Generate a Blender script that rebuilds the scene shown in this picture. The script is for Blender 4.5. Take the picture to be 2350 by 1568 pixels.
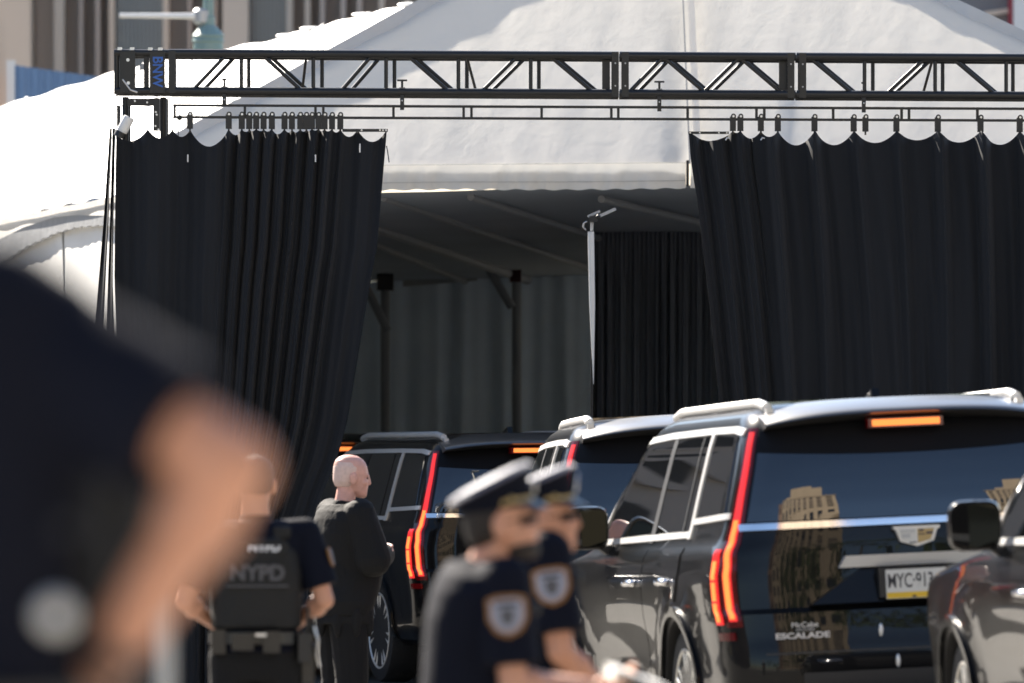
import bpy, bmesh, math, random
import numpy as np
from mathutils import Vector, Matrix, Euler

random.seed(7)
R = math.radians
scene = bpy.context.scene
for o in list(bpy.data.objects):
    bpy.data.objects.remove(o)
col = scene.collection

# ------------------------------------------------------------------ camera, world, sun, exposure
K, CX, HY, CZ = 20925.0, 1175.0, 1097.0, 1.53      # focal length / principal point measured on the photograph
cam_d = bpy.data.cameras.new('camera')
cam = bpy.data.objects.new('camera', cam_d)
col.objects.link(cam)
cam.location = (0, 0, CZ)
cam.rotation_euler = (R(90), 0, 0)
cam_d.sensor_width = 36.0
cam_d.lens = K / 2350.0 * 36.0
cam_d.shift_y = (HY - 784.0) / 2350.0
cam_d.clip_start = 0.5
cam_d.clip_end = 6000
cam_d.dof.use_dof = True
cam_d.dof.focus_distance = 60.0
cam_d.dof.aperture_fstop = 4.9
scene.camera = cam

SUN = Vector((-0.45, 0.74, 0.70)).normalized()       # direction towards the sun
sun_el = math.asin(SUN.z)
sun_az = math.atan2(SUN.x, SUN.y)                    # from +Y towards +X
world = bpy.data.worlds.new('World')
scene.world = world
world.use_nodes = True
wn = world.node_tree.nodes
bg = wn['Background']
sky = wn.new('ShaderNodeTexSky')
sky.sky_type = 'NISHITA'
sky.sun_disc = False
sky.sun_elevation = sun_el
sky.sun_rotation = sun_az
sky.air_density = 1.0
sky.dust_density = 0.5
sky.ozone_density = 1.5
world.node_tree.links.new(sky.outputs[0], bg.inputs[0])
bg.inputs[1].default_value = 0.062
sun_d = bpy.data.lights.new('sun', 'SUN')
sun_d.energy = 4.9
sun_d.angle = R(0.53)
sun_d.color = (1.0, 0.91, 0.79)
sun_o = bpy.data.objects.new('sun', sun_d)
col.objects.link(sun_o)
sun_o.rotation_euler = (-SUN).to_track_quat('-Z', 'Y').to_euler()
sun_o.location = SUN * 100
scene.view_settings.view_transform = 'Standard'
scene.view_settings.look = 'None'
scene.view_settings.gamma = 1.0
scene.view_settings.use_curve_mapping = False
scene.view_settings.exposure = 2.0
scene.render.engine = 'CYCLES'
scene.cycles.max_bounces = 8

def P(px, py, d):
    """A point seen at photograph position (px, py) that stands d metres away."""
    return Vector(((px - CX) / K * d, d, CZ + (HY - py) / K * d))

def ground(x, y):
    z = 0.045 * (min(max(x, -3.0), 6.0) - 1.3) * min(max((77.0 - y) / 9.0, 0), 1)
    t = min(max((y - 20.0) / 2.0, 0), 1) * min(max((34.0 - y) / 3.0, 0), 1)
    return z - 0.12 * t

# ------------------------------------------------------------------ materials
def mat(name, c, rough=0.6, metal=0.0, spec=0.5, coat=0.0, var=0.12, vscale=6.0, bump=0.0, bscale=40.0,
        emis=None, estr=0.0, ior=None, sheen=0.0, stretch=None, bdist=0.02):
    m = bpy.data.materials.new(name)
    m.use_nodes = True
    nt = m.node_tree
    b = nt.nodes['Principled BSDF']
    c = tuple(c) + (1.0,)
    tc = nt.nodes.new('ShaderNodeTexCoord')
    mp = nt.nodes.new('ShaderNodeMapping')
    if stretch: mp.inputs['Scale'].default_value = stretch
    nt.links.new(tc.outputs['Object'], mp.inputs[0])
    if var > 0:
        no = nt.nodes.new('ShaderNodeTexNoise')
        no.inputs['Scale'].default_value = vscale
        no.inputs['Detail'].default_value = 5.0
        nt.links.new(mp.outputs[0], no.inputs['Vector'])
        mx = nt.nodes.new('ShaderNodeMixRGB')
        mx.inputs[1].default_value = tuple(v * (1 - var) for v in c[:3]) + (1,)
        mx.inputs[2].default_value = tuple(min(1, v * (1 + var)) for v in c[:3]) + (1,)
        nt.links.new(no.outputs['Fac'], mx.inputs[0])
        nt.links.new(mx.outputs[0], b.inputs['Base Color'])
    else:
        b.inputs['Base Color'].default_value = c
    b.inputs['Roughness'].default_value = rough
    b.inputs['Metallic'].default_value = metal
    b.inputs['Specular IOR Level'].default_value = spec
    b.inputs['Coat Weight'].default_value = coat
    b.inputs['Coat Roughness'].default_value = 0.015
    b.inputs['Sheen Weight'].default_value = sheen
    if ior: b.inputs['IOR'].default_value = ior
    if emis:
        b.inputs['Emission Color'].default_value = tuple(emis) + (1,)
        b.inputs['Emission Strength'].default_value = estr
    if bump > 0:
        n2 = nt.nodes.new('ShaderNodeTexNoise')
        n2.inputs['Scale'].default_value = bscale
        n2.inputs['Detail'].default_value = 6.0
        nt.links.new(mp.outputs[0], n2.inputs['Vector'])
        bp = nt.nodes.new('ShaderNodeBump')
        bp.inputs['Strength'].default_value = bump
        bp.inputs['Distance'].default_value = bdist
        nt.links.new(n2.outputs['Fac'], bp.inputs['Height'])
        nt.links.new(bp.outputs[0], b.inputs['Normal'])
    return m

M = {}
M['asphalt'] = mat('grey_road', (.15, .142, .127), .85, bump=.4, bscale=60, vscale=.7, var=.25)
M['concrete'] = mat('concrete', (.30, .29, .27), .8, bump=.3, bscale=30, vscale=1.2)
M['tent'] = mat('tent_fabric', (.84, .80, .725), .42, var=.05, vscale=1.6, bump=.28, bscale=7.0, bdist=.012, stretch=(1.5, 1, .55))
def translucent(m, f, c):
    nt = m.node_tree; out = nt.nodes['Material Output']; b_ = nt.nodes['Principled BSDF']
    tr_ = nt.nodes.new('ShaderNodeBsdfTranslucent'); tr_.inputs[0].default_value = tuple(c) + (1,)
    mx_ = nt.nodes.new('ShaderNodeMixShader'); mx_.inputs[0].default_value = f
    nt.links.new(b_.outputs[0], mx_.inputs[1]); nt.links.new(tr_.outputs[0], mx_.inputs[2]); nt.links.new(mx_.outputs[0], out.inputs['Surface'])
translucent(M['tent'], .34, (.86, .80, .68))
M['tent_val'] = mat('tent_valance_fabric', (.86, .82, .745), .45, var=.05, vscale=1.6, bump=.3, bscale=4, bdist=.03, stretch=(1, 1, .5))
translucent(M['tent_val'], .34, (.80, .82, .84))
M['tent_bright'] = mat('tent_fabric_whiter', (.84, .835, .81), .45, var=.03, vscale=1.2, bump=.2, bscale=3.0, bdist=.05)  # whiter variant of the tent fabric for the left side
M['tent_tape'] = mat('tent_tape', (.62, .60, .56), .5, var=.12, vscale=3, bump=.3, bscale=9, bdist=.03)
M['seam'] = mat('seam_thread', (.30, .29, .27), .7)
M['vinyl'] = mat('grey_arch_shade', (.33, .34, .35), .4, var=.1, bump=.4, bscale=6, bdist=.05)
M['liner'] = mat('grey_liner', (.42, .47, .53), .9, var=.15, vscale=.8)
M['liner_line'] = mat('liner_rafter', (.30, .31, .33), .8)
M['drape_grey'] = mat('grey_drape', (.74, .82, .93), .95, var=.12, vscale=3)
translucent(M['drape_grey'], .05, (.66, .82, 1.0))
M['curtain'] = mat('black_velour', (.0180, .0202, .0245), .9, spec=.2, var=.22, vscale=3, bump=.15, bscale=150, bdist=.004, sheen=.06, stretch=(1, 1, .25))
M['truss'] = mat('black_truss_paint', (.011, .012, .0135), .38, spec=.5, var=.25, vscale=9)
M['curtain_in'] = mat('black_pleated_velour', (.16, .175, .21), .95, spec=.2, var=.15)
M['steel_black'] = mat('black_steel', (.014, .014, .015), .45, var=.2)
M['hole'] = mat('bare_steel', (.75, .75, .74), .35, metal=.6)
M['blue_paint'] = mat('blue_paint', (.035, .13, .46), .5, var=.15)
M['white'] = mat('sunlit_white', (.80, .80, .78), .4, var=.04)
M['grey_metal'] = mat('galvanised_metal', (.45, .46, .47), .4, metal=.3)
M['dark_red'] = mat('dark_red_pad', (.06, .012, .012), .7)
M['granite'] = mat('brown_granite', (.55, .48, .43), .8, var=.30, vscale=.9, stretch=(1, 1, .25))
M['limestone'] = mat('beige_limestone', (.72, .62, .52), .8, var=.10, vscale=.7)
M['glass_far'] = mat('blue_grey_glazing', (.30, .345, .43), .2, spec=1.0, var=.08, vscale=.5, stretch=(4, 1, .1))
M['hoarding'] = mat('blue_hoarding', (.15, .26, .44), .6, var=.08, vscale=1.0, stretch=(4, 1, .2))
M['teal'] = mat('teal_iron', (.20, .30, .29), .4, var=.15, vscale=3)
M['grey_build'] = mat('grey_facade', (.20, .20, .21), .7, var=.1, vscale=.5)
M['red_paint'] = mat('red_trim', (.35, .03, .05), .5)
M['tan_stone'] = mat('tan_stone', (.36, .285, .20), .85, var=.18, vscale=.15, bump=.2, bscale=2)
M['dark_window'] = mat('dark_window_glass', (.02, .022, .026), .1)
M['brick_red'] = mat('brown_brick', (.25, .17, .13), .85, var=.2, vscale=.3)
M['paint'] = mat('black_car_paint', (.0050, .0051, .0056), .30, spec=.04, coat=.5, var=.05, bump=.05, bscale=2.2, bdist=.03)
M['roof_paint'] = mat('sun_glow_roof_paint', (.030, .029, .028), .42, spec=.7, coat=.8, var=.2, vscale=3)  # rougher and paler than the body paint, set to carry sun glow
M['roof_paint'].node_tree.nodes['Principled BSDF'].inputs['Coat Roughness'].default_value = .22
M['block'] = mat('dark_brown_brick', (.34, .30, .27), .85, var=.3, vscale=.3)
M['trim'] = mat('black_plastic', (.012, .012, .013), .5, var=.1)
M['matt_black'] = mat('matt_black_band', (.004, .004, .005), .55, spec=.15, var=0)
M['glass'] = mat('privacy_glass', (.004, .0045, .005), .012, spec=.5, ior=2.0, var=0)
M['chrome'] = mat('chrome', (.80, .80, .82), .09, metal=1.0, var=.03)
M['satin'] = mat('satin_silver', (.72, .71, .69), .35, metal=.5, var=.06)
M['rim'] = mat('alloy_rim', (.70, .68, .63), .3, metal=.35)
M['rubber'] = mat('tyre_rubber', (.012, .012, .012), .8, bump=.3, bscale=50)
M['led'] = mat('lit_led', (.5, .1, .02), .4, var=0, emis=(1.0, .25, .05), estr=.42)
M['led_red'] = mat('lit_red_lens', (.25, .01, .01), .2, var=0, emis=(1.0, .035, .035), estr=.25)
M['lens'] = mat('dark_red_lens', (.06, .003, .004), .08, var=0, emis=(1.0, .01, .012), estr=.006)
M['gold'] = mat('gold_enamel', (.45, .33, .15), .4, metal=.3)
M['enamel_dark'] = mat('dark_enamel', (.05, .04, .06), .4)
M['plate'] = mat('plate_white', (.62, .61, .57), .5, var=.05)
M['plate_yellow'] = mat('plate_yellow', (.72, .46, .03), .5, var=.05)
M['ink'] = mat('dark_ink', (.03, .03, .035), .6, var=0)
M['mirror'] = mat('mirror_glass', (.012, .014, .014), .02, metal=1.0, var=0)
M['skin'] = mat('skin', (.56, .28, .18), .5, var=.16, vscale=14)
M['skin_pink'] = mat('skin_pale', (.66, .36, .29), .5, var=.30, vscale=26, bump=.2, bscale=60, bdist=.004)
M['skin_tan'] = mat('skin_tan', (.52, .25, .155), .5, var=.14, vscale=14)
M['hair'] = mat('dark_hair', (.018, .013, .010), .6, bump=.6, bscale=120)
M['hair_white'] = mat('white_stubble', (.68, .50, .44), .7, var=.2, vscale=60, bump=.4, bscale=150, bdist=.004)
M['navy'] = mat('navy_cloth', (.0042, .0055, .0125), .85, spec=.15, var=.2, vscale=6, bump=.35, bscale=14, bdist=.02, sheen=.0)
M['cap_top'] = mat('sunlit_cap_cloth', (.070, .070, .110), .5, spec=.6, var=.1, sheen=.6)  # crown cloth lightened to carry the sun falling on it
M['black_cloth'] = mat('black_cloth', (.0065, .0065, .0072), .8, spec=.3, var=.2, vscale=6, bump=.5, bscale=10, bdist=.03)
M['trouser'] = mat('charcoal_cloth', (.0062, .0062, .007), .85, spec=.3, var=.2, bump=.5, bscale=8, bdist=.03)
M['vest'] = mat('black_nylon', (.0055, .0055, .0055), .75, var=.2, bump=.3, bscale=30)
M['leather'] = mat('black_leather', (.008, .008, .009), .3, spec=.6, var=.1)
M['print_white'] = mat('white_print', (.75, .74, .74), .7, var=.1, vscale=30)
M['print_grey'] = mat('grey_print', (.085, .083, .09), .7, var=.15, vscale=30)
M['patch'] = mat('patch_cloth', (.30, .31, .37), .8, var=.2, vscale=40)
M['patch_edge'] = mat('patch_border', (.26, .12, .035), .8, var=.1)
M['paper'] = mat('white_paper', (.82, .81, .78), .7, var=.03)
M['eye'] = mat('eye', (.05, .04, .03), .2, var=0)

# ------------------------------------------------------------------ mesh helpers
class MB:
    def __init__(s):
        s.v = []; s.f = []
    def add(s, vs, fs):
        n = len(s.v)
        s.v += [tuple(v) for v in vs]
        s.f += [tuple(i + n for i in f) for f in fs]
        return s
    def box(s, c, size, rot=None):
        c = Vector(c); h = [k / 2 for k in size]
        vs = []
        for x in (-1, 1):
            for y in (-1, 1):
                for z in (-1, 1):
                    p = Vector((x * h[0], y * h[1], z * h[2]))
                    if rot is not None: p = rot @ p
                    vs.append(c + p)
        return s.add(vs, [(0, 1, 3, 2), (4, 6, 7, 5), (0, 4, 5, 1), (2, 3, 7, 6), (0, 2, 6, 4), (1, 5, 7, 3)])
    def box2(s, a, b):
        return s.box([(a[i] + b[i]) / 2 for i in range(3)], [abs(b[i] - a[i]) for i in range(3)])
    def tube(s, a, b, r0, r1=None, n=10, cap=True):
        a, b = Vector(a), Vector(b)
        if r1 is None: r1 = r0
        d = (b - a)
        if d.length < 1e-9: return s
        d.normalize()
        u = d.orthogonal().normalized(); w = d.cross(u)
        vs = []
        for p, r in ((a, r0), (b, r1)):
            for i in range(n):
                t = 2 * math.pi * i / n
                vs.append(p + u * (r * math.cos(t)) + w * (r * math.sin(t)))
        fs = [(i, (i + 1) % n, n + (i + 1) % n, n + i) for i in range(n)]
        if cap: fs += [tuple(range(n - 1, -1, -1)), tuple(range(n, 2 * n))]
        return s.add(vs, fs)
    def path(s, pts, r, n=8):
        for i in range(len(pts) - 1): s.tube(pts[i], pts[i + 1], r, r, n)
        return s
    def ell(s, c, rad, rot=None, nu=16, nv=10):
        c = Vector(c); vs = []; fs = []
        for j in range(1, nv):
            ph = math.pi * j / nv
            for i in range(nu):
                t = 2 * math.pi * i / nu
                p = Vector((rad[0] * math.sin(ph) * math.cos(t), rad[1] * math.sin(ph) * math.sin(t), rad[2] * math.cos(ph)))
                vs.append(c + (rot @ p if rot is not None else p))
        top = Vector((0, 0, rad[2])); bot = Vector((0, 0, -rad[2]))
        vs.append(c + (rot @ top if rot is not None else top)); vs.append(c + (rot @ bot if rot is not None else bot))
        nt = len(vs) - 2
        for j in range(nv - 2):
            for i in range(nu):
                a = j * nu + i; b = j * nu + (i + 1) % nu
                fs.append((a, a + nu, b + nu, b))
        for i in range(nu):
            fs.append((nt, i, (i + 1) % nu))
            fs.append((nt + 1, (nv - 2) * nu + (i + 1) % nu, (nv - 2) * nu + i))
        return s.add(vs, fs)
    def caps(s, a, ra, b, rb, n=14):
        s.tube(a, b, ra, rb, n)
        s.ell(a, (ra, ra, ra), nu=n, nv=8); s.ell(b, (rb, rb, rb), nu=n, nv=8)
        return s
    def loft(s, secs, n=24, T=None, pw=2.0):
        vs = []; fs = []
        for (cx, cy, cz, rx, ry) in secs:
            for i in range(n):
                t = 2 * math.pi * i / n
                c_, s_ = math.cos(t), math.sin(t)
                p = Vector((cx + rx * math.copysign(abs(c_) ** (2 / pw), c_), cy + ry * math.copysign(abs(s_) ** (2 / pw), s_), cz))
                vs.append(T @ p if T is not None else p)
        m = len(secs)
        for j in range(m - 1):
            for i in range(n):
                fs.append((j * n + i, j * n + (i + 1) % n, (j + 1) * n + (i + 1) % n, (j + 1) * n + i))
        fs.append(tuple(range(n - 1, -1, -1))); fs.append(tuple(range((m - 1) * n, m * n)))
        return s.add(vs, fs)
    def prism(s, poly, off):
        """closed polygon (3D points) extruded by the vector off"""
        n = len(poly); off = Vector(off)
        vs = [Vector(p) for p in poly] + [Vector(p) + off for p in poly]
        fs = [tuple(range(n - 1, -1, -1)), tuple(range(n, 2 * n))] + [(i, (i + 1) % n, n + (i + 1) % n, n + i) for i in range(n)]
        return s.add(vs, fs)
    def grid(s, fn, nu, nv, thick=None):
        """surface fn(u,v)->point; thick: vector towards which the edges are closed to give it depth"""
        vs = [Vector(fn(i / nu, j / nv)) for j in range(nv + 1) for i in range(nu + 1)]
        fs = [(j * (nu + 1) + i, j * (nu + 1) + i + 1, (j + 1) * (nu + 1) + i + 1, (j + 1) * (nu + 1) + i) for j in range(nv) for i in range(nu)]
        if thick is not None:
            thick = Vector(thick); n = len(vs)
            vs = vs + [v + thick for v in vs]
            fs = fs + [tuple(k + n for k in reversed(f)) for f in fs]
            ring = [i for i in range(nu + 1)] + [j * (nu + 1) + nu for j in range(1, nv + 1)] + \
                   [nv * (nu + 1) + i for i in range(nu - 1, -1, -1)] + [j * (nu + 1) for j in range(nv - 1, 0, -1)]
            for a, b in zip(ring, ring[1:] + ring[:1]): fs.append((b, a, a + n, b + n))
        return s.add(vs, fs)
    def lathe(s, prof, n=24, axis=None, c=(0, 0, 0)):
        """prof = [(r, h)]; axis matrix maps local z to the spin axis"""
        vs = []; fs = []
        for r, h in prof:
            for i in range(n):
                t = 2 * math.pi * i / n
                p = Vector((r * math.cos(t), r * math.sin(t), h))
                vs.append(Vector(c) + (axis @ p if axis is not None else p))
        for j in range(len(prof) - 1):
            for i in range(n):
                fs.append((j * n + i, j * n + (i + 1) % n, (j + 1) * n + (i + 1) % n, (j + 1) * n + i))
        fs.append(tuple(range(n - 1, -1, -1))); fs.append(tuple(range((len(prof) - 1) * n, len(prof) * n)))
        return s.add(vs, fs)
    def mesh(s, name, off=Vector((0, 0, 0))):
        me = bpy.data.meshes.new(name)
        me.from_pydata([tuple(Vector(v) - off) for v in s.v], [], s.f)
        me.update()
        return me
    def build(s, name, m, parent=None, world=False, origin=None, smooth=None):
        off = Vector((0, 0, 0))
        if world:
            p = parent
            while p is not None:
                off += p.location; p = p.parent
        if origin is not None: off = Vector(origin)
        me = s.mesh(name, off)
        bm = bmesh.new(); bm.from_mesh(me)
        bmesh.ops.recalc_face_normals(bm, faces=bm.faces)
        bm.to_mesh(me); bm.free()
        if smooth is not None:
            for p_ in me.polygons: p_.use_smooth = True
            me.set_sharp_from_angle(angle=R(smooth))
        me.materials.append(m)
        o = bpy.data.objects.new(name, me)
        col.objects.link(o)
        if parent is not None: o.parent = parent
        elif origin is not None: o.location = origin
        return o

def tag(o, label=None, cat=None, group=None, kind=None):
    if label: o['label'] = label
    if cat: o['category'] = cat
    if group: o['group'] = group
    if kind: o['kind'] = kind
    return o

def thing(name, label, cat, loc=(0, 0, 0), rot=(0, 0, 0), group=None):
    o = bpy.data.objects.new(name, None)
    col.objects.link(o)
    o.location = loc; o.rotation_euler = rot
    o.empty_display_size = .2
    return tag(o, label, cat, group)

def copy_tree(o, parent=None):
    c = o.copy(); col.objects.link(c)
    c.parent = parent
    for ch in list(o.children): copy_tree(ch, c)
    return c

def blob(mb, name, m, parent, voxel=.008, smooth=4, extra=None):
    """one continuous skin round the shapes of mb (voxel union), smoothed"""
    me = mb.mesh(name + '_src')
    t = bpy.data.objects.new('blob_source', me); col.objects.link(t)
    rm = t.modifiers.new('r', 'REMESH'); rm.mode = 'VOXEL'; rm.voxel_size = voxel
    sm = t.modifiers.new('s', 'SMOOTH'); sm.factor = .5; sm.iterations = smooth
    dg = bpy.context.evaluated_depsgraph_get()
    out = bpy.data.meshes.new_from_object(t.evaluated_get(dg))
    bpy.data.objects.remove(t); bpy.data.meshes.remove(me)
    out.name = name
    for p_ in out.polygons: p_.use_smooth = True
    out.materials.clear(); out.materials.append(m)
    o = bpy.data.objects.new(name, out); col.objects.link(o)
    o.parent = parent
    return o

def text(body, name, size, m, parent, mtx, extrude=.002, sx=1.0, align='CENTER', bold=0.0):
    cu = bpy.data.curves.new(name, 'FONT')
    cu.body = body; cu.size = size; cu.extrude = extrude; cu.align_x = align; cu.align_y = 'CENTER'; cu.offset = bold
    t = bpy.data.objects.new('text_source', cu); col.objects.link(t)
    dg = bpy.context.evaluated_depsgraph_get()
    me = bpy.data.meshes.new_from_object(t.evaluated_get(dg))
    bpy.data.objects.remove(t); bpy.data.curves.remove(cu)
    me.transform(mtx @ Matrix.Diagonal((sx, 1, 1, 1)))
    me.name = name
    me.materials.clear(); me.materials.append(m)
    o = bpy.data.objects.new(name, me); col.objects.link(o); o.parent = parent
    return o

def facing(origin, normal, up=(0, 0, 1)):
    """matrix that lays the XY plane at origin with +Z along normal"""
    n = Vector(normal).normalized(); u = Vector(up)
    x = u.cross(n).normalized(); y = n.cross(x)
    return Matrix(((x.x, y.x, n.x, origin[0]), (x.y, y.y, n.y, origin[1]), (x.z, y.z, n.z, origin[2]), (0, 0, 0, 1)))

def lerp(a, b, t): return a + (b - a) * t
def pl(pts, t):
    """piecewise-linear y(t) from [(t, y)]"""
    return float(np.interp(t, [p[0] for p in pts], [p[1] for p in pts]))

ORD = ['zeroth', 'first', 'second', 'third', 'fourth', 'fifth', 'sixth', 'seventh', 'eighth', 'ninth', 'tenth', 'eleventh', 'twelfth',
       'thirteenth', 'fourteenth', 'fifteenth', 'sixteenth', 'seventeenth', 'eighteenth', 'nineteenth', 'twentieth']

M['leaf'] = mat('green_leaf', (.060, .095, .022), .6, var=.4, vscale=.8)
M['bark'] = mat('bark', (.09, .07, .05), .9)
# ------------------------------------------------------------------ the setting: ground
def ground_part(name, xs, ys, zf, m):
    mb = MB()
    nx, ny = len(xs) - 1, len(ys) - 1
    vs = [(x, y, zf(x, y)) for y in ys for x in xs]
    fs = [(j * (nx + 1) + i, j * (nx + 1) + i + 1, (j + 1) * (nx + 1) + i + 1, (j + 1) * (nx + 1) + i) for j in range(ny) for i in range(nx)]
    mb.add(vs, fs)
    return tag(mb.build(name, m), kind='structure')
ground_part('road', [-3000, -400, -60, -20, -8, -3, -2, -1, 0, 1, 2, 3, 4, 6, 12, 30, 80, 400, 3000],
            [-3000, -400, -100, 0, 12, 14, 18, 20, 21, 22, 24, 27, 31, 32, 33, 34, 36, 40, 50, 60, 66, 68, 70, 72, 74, 77, 80, 100, 200, 600, 4000], ground, M['asphalt'])
plaza = MB().box2((-40, -24, -.6), (40, 12.6, .30)).build('pavement', M['concrete'])
tag(plaza, kind='structure')
kerb = MB().box2((-40, 12.602, -.6), (40, 12.90, .296)).build('kerb', M['concrete'])
tag(kerb, kind='structure')

# ------------------------------------------------------------------ white frame tent
tent = thing('frame_tent', 'large white frame tent with grey shaded hip end and sunlit left slope behind the truss', 'tent',
             (1.2, 71.0, ground(1.2, 71)))
EV_Y, VAL_B = 380.0, 438.0
A_EL, A_ER = P(290, EV_Y + 4, 71.0), P(2965, EV_Y - 10, 71.0)
APX = P(1532, -292, 74.2)
rnd = random.Random(3)
def wr(x, z, a):
    return a * (math.sin(x * 3.1 + z * 5.3) + .7 * math.sin(x * 7.7 - z * 3.2 + 1.3) + .6 * math.sin(x * 15.1 + z * 11.7 + .5) + .4 * math.sin(x * 23.0 - z * 19.0))
def front_roof(u, v):
    a = A_EL.lerp(A_ER, u)
    p = a.lerp(APX, v)
    k = math.sin(math.pi * min(1, v * 1.02))
    return p + Vector((0, -.02 * k * math.sin(math.pi * u) + wr(p.x * .9, p.z * .35, .0034) * (1 - .3 * v) + .05 * math.exp(-((p.x - 1.32) / .12) ** 2) * math.exp(-v * 3), 0))
MB().grid(front_roof, 180, 70).build('front_roof', M['tent'], tent, world=True, smooth=80)
# the ridge runs back from the apex, the right slope and the rear close the roof
RB = Vector((APX.x, 96.0, APX.z)); BL = Vector((A_EL.x, 96.0, A_EL.z)); BR = Vector((A_ER.x, 96.0, A_ER.z))
MB().grid(lambda u, v: A_ER.lerp(BR, u).lerp(APX.lerp(RB, u), v), 20, 8).build('right_roof', M['tent'], tent, world=True)
MB().grid(lambda u, v: A_EL.lerp(BL, u).lerp(APX.lerp(RB, u), v), 20, 8).build('inner_roof', M['tent'], tent, world=True)
MB().add([BL, BR, RB], [(0, 1, 2)]).build('rear_roof', M['tent'], tent, world=True)
MB().grid(lambda u, v: Vector((A_ER.x, lerp(71.05, 96, u), lerp(A_ER.z, ground(6, 80), v))), 6, 4).build('right_wall', M['tent'], tent, world=True)
MB().grid(lambda u, v: Vector((A_EL.x + .15, lerp(71.25, 96, u), lerp(A_EL.z, ground(-3, 80), v))), 6, 4).build('inner_wall', M['liner'], tent, world=True)
# hip tapes
def strip(a, b, wdt, lift, n=24):
    d = (b - a).normalized(); side = d.cross(Vector((0, 1, 0))).normalized()
    return lambda u, v: a.lerp(b, u) + side * (wdt * (v - .5)) + Vector((0, -lift + .008 * math.sin(u * 61), .0))
MB().grid(strip(A_EL + Vector((.05, 0, 0)), APX, .14, .03), 40, 1, (0, .012, 0)).build('hip_tape', M['tent_tape'], tent, world=True)
MB().grid(strip(A_ER - Vector((.05, 0, 0)), APX, .12, .03), 40, 1, (0, .012, 0)).build('hip_tape', M['tent_tape'], tent, world=True)
# vertical seam on the hip end with its overlap and lacing
s0, s1 = P(1583, 376, 70.93), P(1562, -120, 73.1)
MB().grid(lambda u, v: s0.lerp(s1, u) + Vector((.012 * (v - .5), -.055 - .03 * math.sin(math.pi * u * .8), 0)), 30, 1, (0, .01, 0)).build('seam', M['seam'], tent, world=True)
MB().grid(lambda u, v: s0.lerp(s1, u) + Vector((.035 + .055 * v, -.062 - .03 * math.sin(math.pi * u * .8), 0)), 60, 1, (0, .01, 0)).build('seam_overlap', M['tent'], tent, world=True)
# valance
def val(u, v):
    px = lerp(286, 1574, u)
    top = lerp(EV_Y + 4, 373, u); bot = lerp(446, 431, min(1, u * 1.0)) + 2.0 * math.sin(u * 9) + (1.6 * math.sin(px * .11) if v > .9 else 0)
    p = P(px, lerp(top, bot, v), 70.95)
    return p + Vector((0, -.02 + wr(p.x * 1.7, p.z * .35, .011) * (.3 + v) + .006 * math.sin(px * .16) * v, 0))
MB().grid(val, 260, 14, (0, .012, 0)).build('valance', M['tent_val'], tent, world=True, smooth=70)
MB().grid(lambda u, v: val(u, .70 + .012 * v) + Vector((0, -.012, 0)), 120, 1, (0, .005, 0)).build('hem_seam', M['seam'], tent, world=True)
MB().grid(lambda u, v: val(u, .01 + .012 * v) + Vector((0, -.012, 0)), 120, 1, (0, .005, 0)).build('eave_seam', M['seam'], tent, world=True)
def val2(u, v):
    p = P(lerp(1584, 2962, u), lerp(372, 432, v), 70.95)
    return p + Vector((0, -.02 + wr(p.x * 1.7, p.z, .008) * v, 0))
MB().grid(val2, 80, 6, (0, .012, 0)).build('valance', M['tent_val'], tent, world=True, smooth=70)
MB().tube(P(1578, 368, 70.88), P(1578, 428, 70.88), .012).build('lacing_pole', M['steel_black'], tent, world=True)
# sunlit long side receding to the left
def sd(px):   # depth of the eave line's vertical plane at picture column px
    return (-3.26 + .2309 * 73) / ((px - CX) / K + .2309)
def rd(px):   # ridge plane
    return (-.73 + .2309 * 78) / ((px - CX) / K + .2309)
def side_roof(u, v):
    pe = lerp(285, -520, u); pr = lerp(1090, -420, u)
    e = P(pe, pl([(-600, 612), (0, 503), (285, 447)], pe), sd(pe))
    r = P(pr, pl([(-500, 372), (0, 243), (285, 160), (600, 98), (720, 62), (840, 30), (980, 0), (1100, -30)], pr) , rd(pr))
    p = e.lerp(r, v)
    return p + Vector((0, 0, -.16 * math.sin(math.pi * v))) + Vector((-.004, -.004, .010)) * (math.sin(v * 40 + u * 13) + math.sin(u * 90 + v * 8))
MB().grid(side_roof, 120, 40).build('side_roof', M['tent_bright'], tent, world=True, smooth=80)
for k, (uu) in enumerate((.16, .23, .26, .42, .5, .68)):
    MB().grid(lambda u, v: side_roof(uu - .002 + .004 * v, u) + Vector((-.01, -.01, .018)), 30, 1, (0, 0, -.008)).build('roof_seam', M['vinyl'], tent, world=True)
for px in (660, 715, 835, 940):       # frame ends lifting the skin along the ridge
    r = P(px, pl([(600, 98), (720, 62), (840, 30), (980, 0)], px), rd(px))
    MB().ell(r + Vector((0, 0, -.01)), (.11, .08, .022)).build('ridge_cap', M['tent_bright'], tent, world=True, smooth=60)
def side_wall(u, v):
    px = lerp(284, -520, u)
    e = P(px, pl([(-600, 612), (0, 503), (285, 447)], px) + 6, sd(px))
    p = Vector((e.x, e.y, lerp(e.z, ground(-3, 75), v)))
    return p + Vector((.035 + .006 * math.sin(u * 60), .01, 0))
MB().grid(side_wall, 60, 10).build('side_wall', M['tent_bright'], tent, world=True, smooth=80)
def eave_band(u, v):
    px = lerp(284, -520, u)
    e = P(px, pl([(-600, 612), (0, 503), (285, 447)], px), sd(px))
    return e + Vector((-.05, -.02, -.01 - .05 * v + .003 * math.sin(u * 50)))
MB().grid(lambda u, v: eave_band(u, v), 90, 2, (.02, .01, 0)).build('eave_flap', M['tent_tape'], tent, world=True, smooth=60)
arch_o = [(-160, 700), (-90, 620), (0, 553), (60, 522), (130, 499), (180, 494), (235, 495), (280, 505)]
arch_i = [(-150, 770), (-80, 690), (0, 610), (60, 570), (130, 536), (180, 522), (235, 517), (280, 520)]
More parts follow.
